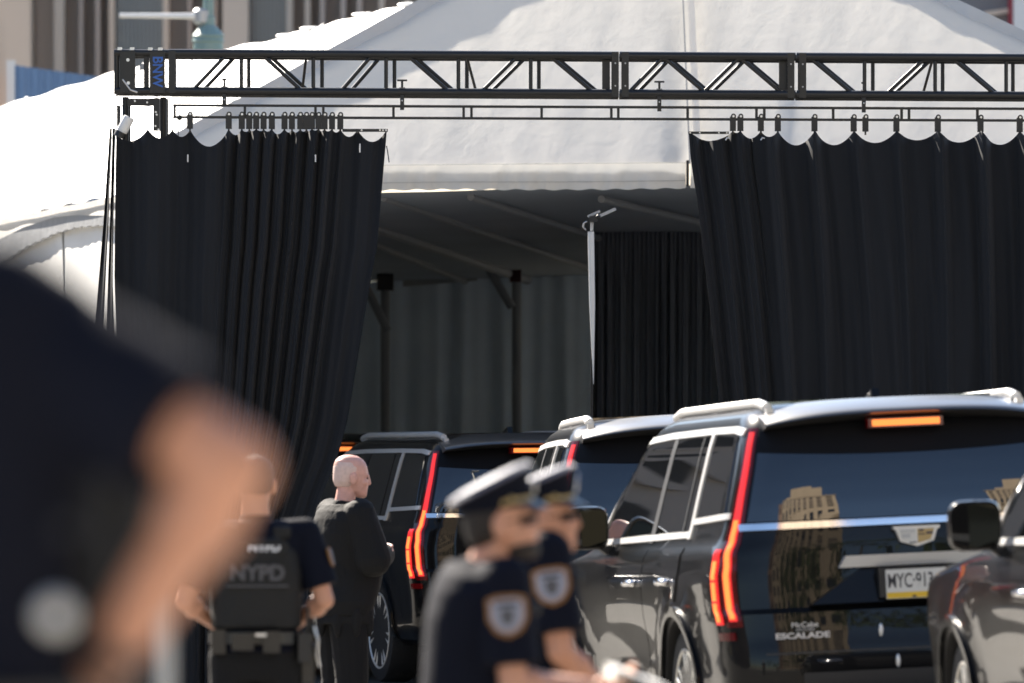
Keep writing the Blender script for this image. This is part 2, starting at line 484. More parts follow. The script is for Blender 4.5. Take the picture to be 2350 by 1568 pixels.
def arch(u, v):
    t = lerp(-160, 280, u)
    p = P(t, lerp(pl(arch_o, t), pl(arch_i, t), v) + 2.2 * math.sin(t * .35) * v, sd(t))
    return p + Vector((-.02, .0, 0))
MB().grid(arch, 80, 3, (.03, .0, 0)).build('arch_shade', M['vinyl'], tent, world=True)  # shade inside the arch given as a grey strip
for px in (138,):
    a, b = P(px, 500, sd(px)), P(px + 10, 900, sd(px))
    MB().tube(a + Vector((.02, 0, 0)), b + Vector((.02, 0, 0)), .010, n=6).build('wall_seam', M['seam'], tent, world=True)
# dark inside: ceiling liner, rafters, rear drape
CF, CB = 3.79, 3.50
def liner(u, v):
    y = lerp(71.3, 91.0, v); x = lerp(A_EL.x + .2, A_ER.x - .1, u)
    return Vector((x, y, lerp(CF, CB, v) - .05 * abs(math.sin(v * 14)) * 0 + .03 * math.sin(x * 1.3)))
MB().grid(liner, 20, 30).build('ceiling_liner', M['liner'], tent, world=True, smooth=60)
def rafter(p0, d0, p1, d1, r=.035):
    a, b = P(p0[0], p0[1], d0), P(p1[0], p1[1], d1)
    a.z = lerp(CF, CB, (a.y - 71.3) / 19.7) - .03; b.z = lerp(CF, CB, (b.y - 71.3) / 19.7) - .03
    MB().tube(a, b, r, n=8).build('rafter', M['liner_line'], tent, world=True)
rafter((880, 450), 72.2, (1350, 604), 87, .03)
rafter((1080, 445), 72.0, (1500, 585), 84, .03)
rafter((1380, 455), 72.4, (1620, 520), 77, .03)
rafter((840, 520), 77, (1210, 632), 90, .05)
rafter((830, 560), 80, (1075, 655), 90.6, .04)
rafter((1640, 470), 73, (1900, 540), 79, .03)
def rear(u, v):
    px = lerp(690, 1420, u)
    top = P(px, lerp(664, 610, u) + 5 * math.sin(u * 17), 90.2)
    f = .07 * math.sin(u * 44 + 1.2 * math.sin(u * 13)) + .03 * math.sin(u * 97)
    return Vector((top.x + .03 * math.sin(u * 33) * v, 90.2 + f * (.4 + .6 * v), lerp(top.z, ground(0, 90) + .02, v)))
MB().grid(rear, 320, 12, (0, .02, 0)).build('rear_drape', M['drape_grey'], tent, world=True, smooth=80)
MB().grid(lambda u, v: Vector((lerp(A_EL.x, A_ER.x, u), 91.2, lerp(CB + .3, -.2, v))), 8, 4).build('rear_wall', M['tent'], tent, world=True)
for (x0, x1, y0, y1) in ((925, 1095, 636, 658), (1075, 1165, 608, 632), (1180, 1300, 596, 615)):
    MB().grid(lambda u, v: P(lerp(x0, x1, u), lerp(lerp(y1, y0 + 6, u) - 14, lerp(y1, y0 + 8, u), v), 90.0), 6, 1, (0, .02, 0)).build('wall_flap', M['vinyl'], tent, world=True)
for (px, py, bx, by, cx, cy) in ((1186, 612, 1095, 572, 1175, 706), (884, 660, 842, 662, 890, 760)):
    q = P(px, py, 88.5); g = ground(q.x, 88)
    MB().tube((q.x, q.y, g), (q.x, q.y, CB - .04), .045, n=10).build('support_post', M['liner_line'], tent, world=True)
    MB().tube(P(bx, by, 88.3), P(cx, cy, 88.3), .042, n=8).build('brace', M['liner_line'], tent, world=True)
    MB().box(P(px, py - 12, 88.4), (.16, .16, .16)).build('bracket', M['steel_black'], tent, world=True)
MB().box2(P(1170, 610, 88.2), P(1196, 648, 88.3)).build('red_pad', M['dark_red'], tent, world=True)

# black pleated curtain inside the tent
ic = thing('inner_curtain', 'black pleated curtain hanging inside the tent behind the pole with the sunlit streak', 'curtain', tuple(P(1480, 1097, 80.0).xy) + (ground(1.1, 80),))
def inner(u, v):
    px = lerp(1366, 1860, u)
    t = P(px, lerp(514, 506, u), 80)
    amp = .05 * (1 if v > .08 else .25)
    return Vector((t.x, 80 + amp * math.sin(u * 130 + 2.1 * math.sin(u * 21)) + .02 * math.sin(u * 301 + v * 2), lerp(t.z, ground(t.x, 80) + .02, v)))
MB().grid(inner, 420, 14, (0, .02, 0)).build('pleated_cloth', M['curtain_in'], ic, world=True, smooth=80)
MB().tube(P(1362, 512, 80.05), P(1870, 503, 80.05), .025).build('hanging_bar', M['steel_black'], ic, world=True)
for px in (1364, 1866):
    q = P(px, 512, 80.06)
    MB().tube((q.x, q.y, ground(q.x, 80)), q, .025).build('upright', M['steel_black'], ic, world=True)

# dark pole with a modelled sunlit streak with tilting bracket
q = P(1357, 880, 68.0)
po = thing('streaked_pole', 'tall dark pole with modelled sunlit streak and tilted bracket on top inside the curtain opening', 'pole', (q.x, q.y, ground(q.x, q.y)))
MB().tube((q.x, q.y, po.location.z), P(1358, 520, 68.0), .010).build('shaft', M['steel_black'], po, world=True)
MB().tube(P(1362, 882, 67.98), P(1359, 700, 67.98), .002, .022, n=12).tube(P(1359, 700, 67.98), P(1356, 532, 67.98), .022, .024, n=12).build('sunlit_streak', M['white'], po, world=True, smooth=60)  # white taper stands in for sunlight on the shaft
MB().tube(P(1358, 530, 68.0), P(1359, 508, 68.0), .012).build('neck', M['grey_metal'], po, world=True)
rot = Matrix.Rotation(R(24), 3, 'Y').inverted() if False else Euler((0, R(-24), 0)).to_matrix()
MB().box(P(1392, 489, 68.0), (.15, .05, .022), rot).box(P(1363, 491, 68.0), (.10, .05, .018), rot).build('tilted_bracket', M['grey_metal'], po, world=True)
MB().box(P(1362, 503, 67.97), (.06, .06, .045)).ell(P(1373, 498, 67.95), (.018, .018, .018)).build('clamp', M['steel_black'], po, world=True)
MB().path([P(1352, 505, 68) + Vector((-.015, 0, -.01)), P(1340, 512, 68), P(1338, 522, 68), P(1345, 528, 68)], .006, 6).build('cable_loop', M['grey_metal'], po, world=True)

# ------------------------------------------------------------------ black box truss
D0 = 64.0
tl = P(330, 200, D0)
truss = thing('lighting_truss', 'long black box truss with corner block on tower legs above the curtains', 'truss', (tl.x, D0, ground(tl.x, D0)))
def ty(px, base):   # the truss runs slightly downhill to the right
    return base + (px - 400) * .0056
TT, TB = 122.5, 209.0     # centres of the top and bottom chord
XR = 2760
DY = .305
def tp(px, base, back=0): return P(px, ty(px, base), D0) + Vector((0, DY * back, 0))
SEG = [(403, 1404), (1440, 1806), (1845, XR)]
for back in (0, 1):
    for base in (TT, TB):
        for a, b in ((388, 1420), (1422, 1826), (1828, XR)):
            MB().tube(tp(a, base, back), tp(b, base, back), .0300, n=14).build('chord', M['truss'], truss, world=True, smooth=40)
DI, IN = TT + 7, TB - 7
diags = [(445, 517, 1), (605, 689, 0), (785, 851, 1), (939, 1027, 0), (1108, 1185, 1), (1266, 1358, 0), (1446, 1519, 1), (1526, 1616, 0), (1616, 1694, 1), (1701, 1792, 0),
         (1862, 1954, 0), (2037, 2119, 1), (2190, 2281, 0), (2370, 2452, 1), (2520, 2610, 0)]
for a, b, up in diags:
    for back in (0, 1):
        o_ = 17 * back
        p0, p1 = (tp(a + o_, IN + 2, back), tp(b + o_, DI - 2, back)) if up else (tp(a + o_, DI - 2, back), tp(b + o_, IN + 2, back))
        MB().tube(p0, p1, .0140, n=10).build('diagonal', M['truss'], truss, world=True, smooth=40)
for v_ in ((554, 568), (719, 737), (886, 904), (1052, 1071), (1218, 1237), (1984, 2007), (2146, 2168), (2309, 2330), (2480, 2498)):
    for back, px in enumerate(v_):
        MB().tube(tp(px, DI - 2, back), tp(px, IN + 2, back), .0140, n=10).build('upright', M['truss'], truss, world=True, smooth=40)
for a, b in ((702, 692), (1072, 1092), (2140, 2122)):        # cross struts between the two faces
    MB().tube(tp(a, DI, .2), tp(b, IN, .8), .010, n=8).build('strut', M['steel_black'], truss, world=True)
for px in (1382, 1788):
    MB().box2(tp(px, TT + 3, 0) + Vector((0, .03, 0)), tp(px + 18, TB - 3, 0) + Vector((0, .06, 0))).build('gusset_plate', M['steel_black'], truss, world=True)
for px in (1404, 1427, 1807, 1834):                           # end plates bolted in pairs
    for back in (0, 1):
        MB().box2(tp(px, TT - 8, 0) + Vector((0, -.03 + back * .31, 0)), tp(px + 16, TB + 8, 0) + Vector((0, .0 + back * .31, 0))).build('end_plate', M['truss'], truss, world=True)
    MB().box2(tp(px + 5, TT + 2, 0) + Vector((0, .02, 0)), tp(px + 11, TB - 2, 0) + Vector((0, .27, 0))).build('end_web', M['truss'], truss, world=True)
    for py in (140, 192):
        MB().tube(tp(px + 8, py, 0) + Vector((0, -.04, 0)), tp(px + 8, py, 0) + Vector((0, -.02, 0)), .006, n=8).build('bolt', M['grey_metal'], truss, world=True)
# corner block
for px in (268, 395):
    for back in (0, 1):
        MB().tube(tp(px, 116, back), tp(px, 217, back), .020, n=10).build('corner_post', M['truss'], truss, world=True, smooth=40)
for base in (TT, TB):
    for back in (0, 1):
        MB().tube(tp(262, base, back), tp(400, base, back), .0265, n=12).build('corner_chord', M['truss'], truss, world=True, smooth=40)
MB().box2(tp(276, 119) + Vector((0, -.04, 0)), tp(311, 212) + Vector((0, -.02, 0))).build('face_plate', M['truss'], truss, world=True)
MB().box2(tp(330, 130) + Vector((0, -.01, 0)), tp(342, 205) + Vector((0, .03, 0))).build('inner_post', M['steel_black'], truss, world=True)
bp_ = MB().box2(tp(344, 119) + Vector((0, -.045, 0)), tp(379, 214) + Vector((0, -.02, 0))).build('name_plate', M['truss'], truss, world=True)
MB().box2(tp(387, 117) + Vector((0, -.03, 0)), tp(403, 214) + Vector((0, .0, 0))).build('end_plate', M['truss'], truss, world=True)
c0 = tp(361.5, 165.5) + Vector((0, -.046, 0)) - truss.location
mt = facing(c0, (0, -1, 0)) @ Matrix.Rotation(R(-90), 4, 'Z')
text('BNW', 'lettering', .098, M['blue_paint'], truss, mt, .001, sx=.93, bold=.002)
for px, py in ((294, 139), (295, 192)):
    MB().tube(tp(px, py) + Vector((0, -.046, 0)), tp(px, py) + Vector((0, -.035, 0)), .012, n=12).build('bolt', M['hole'], truss, world=True)
MB().box2(tp(317, 143) + Vector((0, .29, 0)), tp(329, 157) + Vector((0, .30, 0))).build('grey_tab', M['grey_metal'], truss, world=True)
MB().path([tp(282, 184) + Vector((0, -.05, 0)), tp(300, 208) + Vector((0, -.05, 0)), tp(316, 213) + Vector((0, -.05, 0))], .006, 6).build('safety_cable', M['satin'], truss, world=True)
for px in (275, 303, 345, 368):
    MB().box(tp(px, 113), (.03, .05, .02)).build('pin', M['hole'], truss, world=True)
# tower legs
for px, back in ((285, 0), (372, 0), (285, 1), (372, 1)):
    a = tp(px, 220, back)
    a = a + Vector((0, .24, 0)); MB().tube(a, (a.x, a.y, truss.location.z), .024, n=10).build('tower_leg', M['truss'], truss, world=True, smooth=40)
MB().box2(tp(352, 226) + Vector((0, -.02, 0)), tp(366, 300) + Vector((0, .10, 0))).build('sleeve_plate', M['truss'], truss, world=True)
MB().box2(tp(292, 227) + Vector((0, -.01, 0)), tp(352, 243) + Vector((0, .05, 0))).build('cross_plate', M['truss'], truss, world=True)
MB().box2(tp(268, 243) + Vector((0, -.01, 0)), tp(276, 290) + Vector((0, .05, 0))).build('side_plate', M['truss'], truss, world=True)
for px, py in ((358, 258), (360, 264), (357, 290), (364, 298), (310, 233), (338, 236)):
    MB().tube(tp(px, py) + Vector((0, -.034, 0)), tp(px, py) + Vector((0, -.018, 0)), .007, n=8).build('bolt', M['hole'], truss, world=True)
for px in (2700, 2740):
    for back in (0, 1):
        a = tp(px, 220, back); MB().tube(a, (a.x, a.y, ground(a.x, D0)), .024, n=10).build('tower_leg', M['truss'], truss, world=True)
q = P(288, 286, 63.9)
cy = thing('spotlight', 'small white canister light tilted down beside the left tower leg', 'light', tuple(q))
ax = Euler((0, R(28), 0)).to_matrix()
MB().lathe([(.036, -.06), (.040, -.05), (.040, .055), (.03, .06)], 18, ax, q).build('can', M['white'], cy, world=True, smooth=40)
MB().lathe([(.043, -.10), (.043, -.06)], 18, ax, q).build('hood', M['steel_black'], cy, world=True, smooth=40)
MB().tube(q + Vector((-.01, .0, .04)), q + Vector((-.02, .05, .14)), .008, n=6).build('bracket', M['steel_black'], cy, world=True)

# ------------------------------------------------------------------ curtain track, clamps, carriers
DT = 64.05
tr = P(1400, 245, DT)
track = thing('curtain_track', 'black twin rail curtain track with short spacers hung below the truss', 'track', tuple(tr))
def ky(px, base): return base + (px - 397) * .0041
for base, nm in ((242.0, 'top_rail'), (269.0, 'lower_rail')):
    MB().box(P((397 + 2700) / 2, ky((397 + 2700) / 2, base), DT), ((2700 - 397) / K * DT, .03, .0175), Euler((0, R(.235), 0)).to_matrix()).build(nm, M['steel_black'], track, world=True)
for px in (401, 562, 724, 742, 903, 1064, 1082, 1243, 1403, 1419, 1578, 1736, 1754, 1912, 2069, 2086, 2243, 2402, 2420, 2580):
    MB().box2(P(px - 3, ky(px, 243.5), DT - .012), P(px + 3, ky(px, 267.5), DT + .012)).build('spacer', M['steel_black'], track, world=True)
MB().ell(P(412, 270, DT), (.02, .02, .02)).tube(P(411, 275, DT), P(409, 312, DT), .003, n=5).build('end_pulley', M['steel_black'], track, world=True)
for i, px in enumerate((515, 923, 1513, 1982)):
    q = tp(px, TB)
    where = ('leftmost, above the first curtain', 'by the left curtain end', 'by the right curtain end', 'rightmost, above the right curtain')[i]
    c = thing('pipe_clamp', 'black pipe clamp with wing bolt gripping the truss, ' + where, 'clamp', tuple(q), group='clamps holding the track to the truss')
    MB().lathe([(.036, -.02), (.036, .02)], 14, Euler((0, R(90), 0)).to_matrix(), q).build('jaw', M['steel_black'], c, world=True, smooth=40)
    MB().tube(q + Vector((0, -.03, .03)), q + Vector((0, -.03, .085)), .008, n=8).box(q + Vector((0, -.03, .082)), (.07 if i in (1, 2) else .035, .02, .012)).build('wing_bolt', M['steel_black'], c, world=True)
    MB().box2(q + Vector((-.014, -.035, -.125 if i else -.10)), q + Vector((.014, -.005, -.02))).build('drop_bracket', M['steel_black'], c, world=True)
    MB().ell(q + Vector((0, -.038, -.06)), (.006, .006, .006)).build('bolt', M['hole'], c, world=True)
LH = [436, 525, 555, 572, 588, 605, 624, 653, 670, 689, 703, 716, 731, 745, 762, 781]
RH = [1682, 1699, 1746, 1785, 1869, 1959, 1986, 2057, 2152, 2250, 2340, 2437, 2534, 2631]
car0 = thing('curtain_carrier', '', 'curtain carrier')
MB().box2((-.021, -.035, -.075), (.021, .035, .025)).build('carrier_body', M['steel_black'], car0)
MB().tube((.003, -.0355, .028), (.003, .0355, .028), .018, n=12).build('wheel_housing', M['steel_black'], car0, smooth=40)
MB().tube((.003, -.041, .027), (.003, -.036, .027), .0085, n=10).build('axle', M['hole'], car0)
MB().box2((-.006, -.01, -.10), (.006, .01, -.0755)).build('hook', M['steel_black'], car0)
first = True
for side, lst in (('left', LH), ('right', RH)):
    for i, px in enumerate(lst):
        if px > 2360: continue
        c = car0 if first else copy_tree(car0)
        first = False
        c.location = P(px, ky(px, 271), DT)
        c['label'] = 'black curtain carrier on the lower rail, %s from the left above the %s curtain' % (ORD[i + 1], side)
        c['group'] = 'curtain carriers on the track'

# ------------------------------------------------------------------ big black curtains
DC = 64.05
gz = lambda x: ground(x, DC) + .01
def hang(name, label, lx, rx, peaks, top, sag, folds, u0, seed, nu=420, nv=40):
    q = P((lx[0][1] + rx[0][1]) / 2, 1097, DC)
    t = thing(name, label, 'curtain', (q.x, DC, ground(q.x, DC)))
    ybot = HY + (CZ - ground(q.x, DC) - .02) / DC * K
    pk = np.array(sorted(peaks))
    def fn(u, v):
        yy = lerp(top, ybot, v)
        l, r = pl(lx, yy), pl(rx, yy)
        px = lerp(l, r, u)
        ptop = lerp(lx[0][1], rx[0][1], u)
        i = int(np.searchsorted(pk, ptop))
        sg = 0
        if 0 < i < len(pk):
            wv = pk[i] - pk[i - 1]; f = (ptop - pk[i - 1]) / wv
            sg = sag * (.72 + .5 * abs(math.sin(i * 12.9898 + seed * 3))) * min(1, wv / 90.) * math.sin(math.pi * f) ** .8
        y = yy + sg * max(0, 1 - v * 18)
        dep = folds(u, v, ptop)
        # small relaxed ripples across the cloth
        dep += .012 * math.sin(u * 61 + v * 5 + seed) * v + .008 * math.sin(u * 143 - v * 7 + seed)
        p = P(px, y, DC)
        return p + Vector((0, dep, 0))
    MB().grid(fn, nu, nv, (0, .006, 0)).build('cloth', M['curtain'], t, world=True, smooth=80)
    return t
def folds_l(u, v, pt):
    # loose at the left, gathered tight under the row of carriers
    a = .055 * math.sin(pt * .047 + .6 * math.sin(v * 2.2) + .4) * (1 - .5 * (pt > 540))
    if pt > 500:
        g = min(1, (pt - 500) / 50) * min(1, max(0, (800 - pt) / 40))
        a += g * (.055 * math.sin(pt * .19 + 1.1 * v + .7 * math.sin(pt * .031)) + .02 * math.sin(pt * .43 + 2 * v))
    if pt > 790: a += .03 * math.sin((pt - 790) * .09 + v * 3)
    return a
lc = hang('stage_curtain', 'left black curtain gathered under the truss corner, drawn in towards its foot', [(292, 266), (640, 262), (800, 268), (1700, 290)],
     [(300, 888), (440, 876), (560, 866), (690, 843), (960, 799), (1060, 772), (1120, 745), (1200, 716), (1700, 690)],
     [255, 340, 396] + LH + [820, 888], 296, 34, folds_l, 0, 1.0)
def edge_strip(la, lb):
    def fn(u, v):
        yy = lerp(294, 1640, v)
        p = P(lerp(pl(la, yy), pl(lb, yy), u), yy, DC + .03)
        return p + Vector((0, .05 * math.sin(u * 5 + v * 2), 0))
    return fn
MB().grid(edge_strip([(294, 252), (500, 238), (800, 213), (1640, 170)], [(294, 258), (500, 250), (800, 235), (1640, 200)]), 6, 30, (0, .006, 0)).build('return_edge', M['curtain'], lc, world=True, smooth=80)
MB().grid(edge_strip([(294, 258), (500, 252.5), (800, 242), (1640, 212)], [(294, 266), (500, 261), (640, 259), (800, 263), (1640, 280)]), 6, 30, (0, .006, 0)).build('return_edge', M['curtain'], lc, world=True, smooth=80)
MB().box2(P(786, 296, DC - .03), P(890, 303, DC + .02)).build('stiff_hem', M['steel_black'], lc, world=True)
for px in (830, 872, 879, 886):
    MB().tube(P(px, 299, DC - .04), P(px, 299, DC - .03), .007, n=8).build('grommet', M['hole'], lc, world=True)
MB().path([P(887, 335, DC - .06), P(889, 345, DC - .06), P(893, 373, DC - .06)], .004, 5).build('tie', M['steel_black'], lc, world=True)
for px, y0, y1 in ((469, 355, 372), (786, 355, 372), (826, 330, 350)):   # loose white ties seen on the cloth
    px2 = px * 1.0 if px > 800 else px - 38 if px < 600 else px - 62
    MB().tube(P(px2, y0, DC - .09), P(px2, y1, DC - .09), .005, n=6).build('tie', M['white'], lc, world=True)
rk = [1580] + RH + [2720]
def folds_r(u, v, pt):
    # a broad cylinder fold hangs from every carrier
    a = 0
    sp = 97.0
    ph = (pt + 26 * v + 16 * v * math.sin(pt * .021 + 1) - 1869) / sp * 2 * math.pi
    if pt > 1725:
        s_ = math.cos(ph)
        a = -.15 * (.75 + .35 * math.sin(pt * .0137 + 2)) * (max(0, s_) ** 2.6) * (1 - .35 * v) + .025 * math.sin(pt * .17 + 3 * v + 1.5 * math.sin(pt * .03)) * v + .07 * math.sin(ph * .5 + v * 2.1) * v
    else:
        a = .05 * math.sin(pt * .11 + v * 2.4) + .02 * math.sin(pt * .31 - v * 4)
    return a
rc = hang('stage_curtain', 'right black curtain in broad even folds filling the right side', [(300, 1580), (370, 1585), (480, 1602), (700, 1628), (920, 1650), (1700, 1690)],
     [(300, 2720), (1700, 2700)], [p for p in rk if p != 1986], 300, 30, folds_r, 0, 2.0, nu=520)
MB().box2(P(1580, 302, DC - .03), P(1672, 308, DC + .02)).build('stiff_hem', M['steel_black'], rc, world=True)
for px in (1584, 1606, 1650, 1668):
    MB().tube(P(px, 305, DC - .04), P(px, 305, DC - .03), .006, n=8).build('grommet', M['hole'], rc, world=True)
for px in (1746, 1665):
    MB().path([P(px, 322, DC - .1), P(px + 4, 316, DC - .1), P(px + 9, 318, DC - .1)], .005, 6).build('tie', M['satin'], rc, world=True)

# ballast block at the foot of the left tower
q = P(432, 1560, 62.6)
g_ = ground(q.x, 62.6)
bb = thing('ballast_block', 'pale concrete ballast block with two dark holes at the curtain foot', 'ballast', (q.x, 62.6, g_))
MB().box2((q.x - .14, 62.5, g_), (q.x + .14, 62.8, g_ + .17)).build('block', M['concrete'], bb, world=True)
for dx in (-.035, .03):
    MB().tube((q.x + dx, 62.485, g_ + .125), (q.x + dx, 62.499, g_ + .125), .014, n=10).build('hole', M['ink'], bb, world=True)
# ------------------------------------------------------------------ the black SUVs
NE = 4.5
Zt = [.30, .36, .42, .50, .58, .66, .70, .76, .82, .86, .885, .92, 1.0, 1.06, 1.10, 1.14, 1.17, 1.20, 1.22, 1.25, 1.29, 1.40, 1.50, 1.60, 1.70, 1.78, 1.82, 1.85, 1.875, 1.893, 1.905, 1.912]
TW = [(.30, .88), (.36, .95), (.42, .975), (.50, .985), (.58, .985), (.70, .99), (.86, 1.005), (.92, 1.008), (1.0, 1.010), (1.06, 1.010), (1.10, 1.0), (1.14, .992), (1.17, .985), (1.20, .965), (1.22, .95), (1.25, .94), (1.29, .925), (1.5, .865), (1.7, .805), (1.78, .775), (1.82, .755), (1.85, .73), (1.875, .695), (1.893, .64), (1.905, .56), (1.912, .45)]
TR = [(.30, .14), (.36, .06), (.42, .02), (.50, .0), (.66, .0), (.70, .012), (.82, .03), (.86, .035), (.885, .075), (.92, .08), (1.0, .09), (1.10, .10), (1.2, .11), (1.29, .125), (1.40, .15), (1.5, .18), (1.6, .215), (1.7, .26), (1.78, .30), (1.82, .33), (1.85, .37), (1.875, .44), (1.893, .52), (1.905, .66), (1.912, .85)]
TF = [(.30, 5.22), (.36, 5.30), (.42, 5.34), (.50, 5.37), (.7, 5.38), (.9, 5.37), (1.0, 5.33), (1.06, 5.25), (1.10, 5.08), (1.14, 4.72), (1.17, 4.30), (1.20, 4.02), (1.22, 3.93), (1.25, 3.86), (1.29, 3.79), (1.5, 3.46), (1.7, 3.14), (1.78, 3.0), (1.82, 2.92), (1.85, 2.82), (1.875, 2.7), (1.893, 2.5), (1.905, 2.25), (1.912, 1.95)]
YW = (1.18, 4.25)
def sw(z): return pl(TW, z)
def flare(y, z):
    f = 0
    for yc in YW:
        d = math.hypot(y - yc, (z - .40) * 1.0)
        f += .028 * math.exp(-((d - .48) / .12) ** 2) * (1 if z < 1.02 else max(0, 1 - (z - 1.02) / .06))
    # waist of the doors: the sides tuck in between the wheels, low down
    if z < 1.0: f -= .020 * math.exp(-((y - 2.7) / .9) ** 2) * math.exp(-((z - .68) / .16) ** 2)
    return f
def rear_L(z): return .46 if z < 1.15 else lerp(.46, .34, min(1, (z - 1.15) / .4))
def front_L(z): return .55 if z < 1.15 else .45
def side_pt(y, z, off=0.0, s=-1):
    w = sw(z) + flare(y, z); yr, yf = pl(TR, z), pl(TF, z); Lr, Lf = rear_L(z), front_L(z)
    if y < yr + Lr: w *= max(0., 1 - max(0., min(1., 1 - (y - yr) / Lr)) ** NE) ** (1 / NE)
    elif y > yf - Lf: w *= max(0., 1 - max(0., min(1., (y - yf + Lf) / Lf)) ** NE) ** (1 / NE)
    return Vector((s * (w + off), y, z))
def rear_pt(x, z, off=0.0):
    w = sw(z); f = min(.999, abs(x) / w)
    return Vector((x, pl(TR, z) + rear_L(z) * (1 - (1 - f ** NE) ** (1 / NE)) - off, z))
def front_pt(x, z, off=0.0):
    w = sw(z); f = min(.999, abs(x) / w)
    return Vector((x, pl(TF, z) - front_L(z) * (1 - (1 - f ** NE) ** (1 / NE)) + off, z))
def corner_pt(t, z, off=0.0, s=-1):
    """point on the rounded rear corner: t = 0 rear centre line .. 90 side"""
    c_, s_ = math.cos(R(t)), math.sin(R(t))
    w = sw(z); yr = pl(TR, z); L = rear_L(z)
    x = w * s_ ** (2 / NE); y = yr + L * (1 - c_ ** (2 / NE))
    n = Vector((s_, -c_ * .9, 0)).normalized()
    return Vector((s * (x + n.x * off), y + n.y * off, z))

def body_mesh():
    mb = MB()
    rings = []
    for z in Zt:
        w, yr, yf, Lr, Lf = sw(z), pl(TR, z), pl(TF, z), rear_L(z), front_L(z)
        half = []
        for i in range(19):
            t = R(90 * i / 18)
            y = yr + Lr * (1 - max(0, math.cos(t)) ** (2 / NE)); x = math.sin(t) ** (2 / NE)
            half.append(((w + flare(y, z)) * x, y))
        ys = np.linspace(yr + Lr, yf - Lf, 46)[1:-1]
        for y in ys: half.append((w + flare(y, z), float(y)))
        for i in range(19):
            t = R(90 * (18 - i) / 18)
            y = yf - Lf * (1 - max(0, math.cos(t)) ** (2 / NE)); x = math.sin(t) ** (2 / NE)
            half.append(((w + flare(y, z)) * x, y))
        full = half + [(-x, y) for x, y in reversed(half[1:-1])]
        rings.append([(x, y, z) for x, y in full])
    n = len(rings[0])
    vs = [p for r_ in rings for p in r_]
    fs = [(j * n + i, j * n + (i + 1) % n, (j + 1) * n + (i + 1) % n, (j + 1) * n + i) for j in range(len(rings) - 1) for i in range(n)]
    fs += [tuple(range(n - 1, -1, -1)), tuple(range((len(rings) - 1) * n, len(rings) * n))]
    mb.add(vs, fs)
    return mb

def cut_arches(o):
    cut = MB()
    for yc in YW:
        for s in (-1, 1):
            cut.tube((s * .62, yc, .40), (s * 1.3, yc, .40), .465, n=56)
    me = cut.mesh('cutter'); bm = bmesh.new(); bm.from_mesh(me); bmesh.ops.recalc_face_normals(bm, faces=bm.faces); bm.to_mesh(me); bm.free()
    c = bpy.data.objects.new('cutter', me); col.objects.link(c)
    md = o.modifiers.new('cut', 'BOOLEAN'); md.object = c; md.operation = 'DIFFERENCE'; md.solver = 'EXACT'
    dg = bpy.context.evaluated_depsgraph_get()
    out = bpy.data.meshes.new_from_object(o.evaluated_get(dg))
    o.modifiers.clear(); old = o.data; o.data = out; bpy.data.meshes.remove(old)
    bpy.data.objects.remove(c)
    for p_ in out.polygons: p_.use_smooth = True
    out.set_sharp_from_angle(angle=R(38))
    out.name = 'body'

def side_patch(fn, s, off, nu, nv, name, m, parent, depth=.012, smooth=30):
    """fn(u,v) -> (y,z) laid on the flank"""
    return MB().grid(lambda u, v: side_pt(*fn(u, v), off, s), nu, nv, (-s * depth, 0, 0)).build(name, m, parent, smooth=smooth)
def quad(a, b, c, d):   # corners: bottom-rear, bottom-front, top-front, top-rear  as (y,z)
    return lambda u, v: tuple(lerp(lerp(a[k], b[k], u), lerp(d[k], c[k], u), v) for k in (0, 1))
def side_ribbon(pts, wd, s, off, name, m, parent, n=30, depth=.012):
    L = [0]
    for a, b in zip(pts, pts[1:]): L.append(L[-1] + math.hypot(b[0] - a[0], b[1] - a[1]))
    def fn(u, v):
        t = u * L[-1]
        y = float(np.interp(t, L, [p[0] for p in pts])); z = float(np.interp(t, L, [p[1] for p in pts]))
        e = 1e-3 * L[-1]
        t2, t1 = min(L[-1], t + e), max(0, t - e)
        dy = np.interp(t2, L, [p[0] for p in pts]) - np.interp(t1, L, [p[0] for p in pts]); dz = np.interp(t2, L, [p[1] for p in pts]) - np.interp(t1, L, [p[1] for p in pts])
        l = math.hypot(dy, dz); ny, nz = -dz / l, dy / l
        return (y + ny * wd * (v - .5), z + nz * wd * (v - .5))
    return side_patch(fn, s, off, n, 2, name, m, parent, depth)
def corner_ribbon(ta, tb, z0, z1, off, name, m, parent, s, nz=26, nt=4, depth=.02):
    """ta, tb: functions of z"""
    def fn(u, v):
        z = lerp(z0, z1, v); return corner_pt(lerp(ta(z), tb(z), u), z, off, s)
    c = corner_pt(50, 1.1, 0, s); inward = Vector((-c.x, .8, 0)).normalized() * depth
    return MB().grid(fn, nt, nz, inward).build(name, m, parent, smooth=40)
def rear_patch(fn, off, nu, nv, name, m, parent, depth=.012, smooth=30):
    return MB().grid(lambda u, v: rear_pt(*fn(u, v), off), nu, nv, (0, depth, 0)).build(name, m, parent, smooth=smooth)

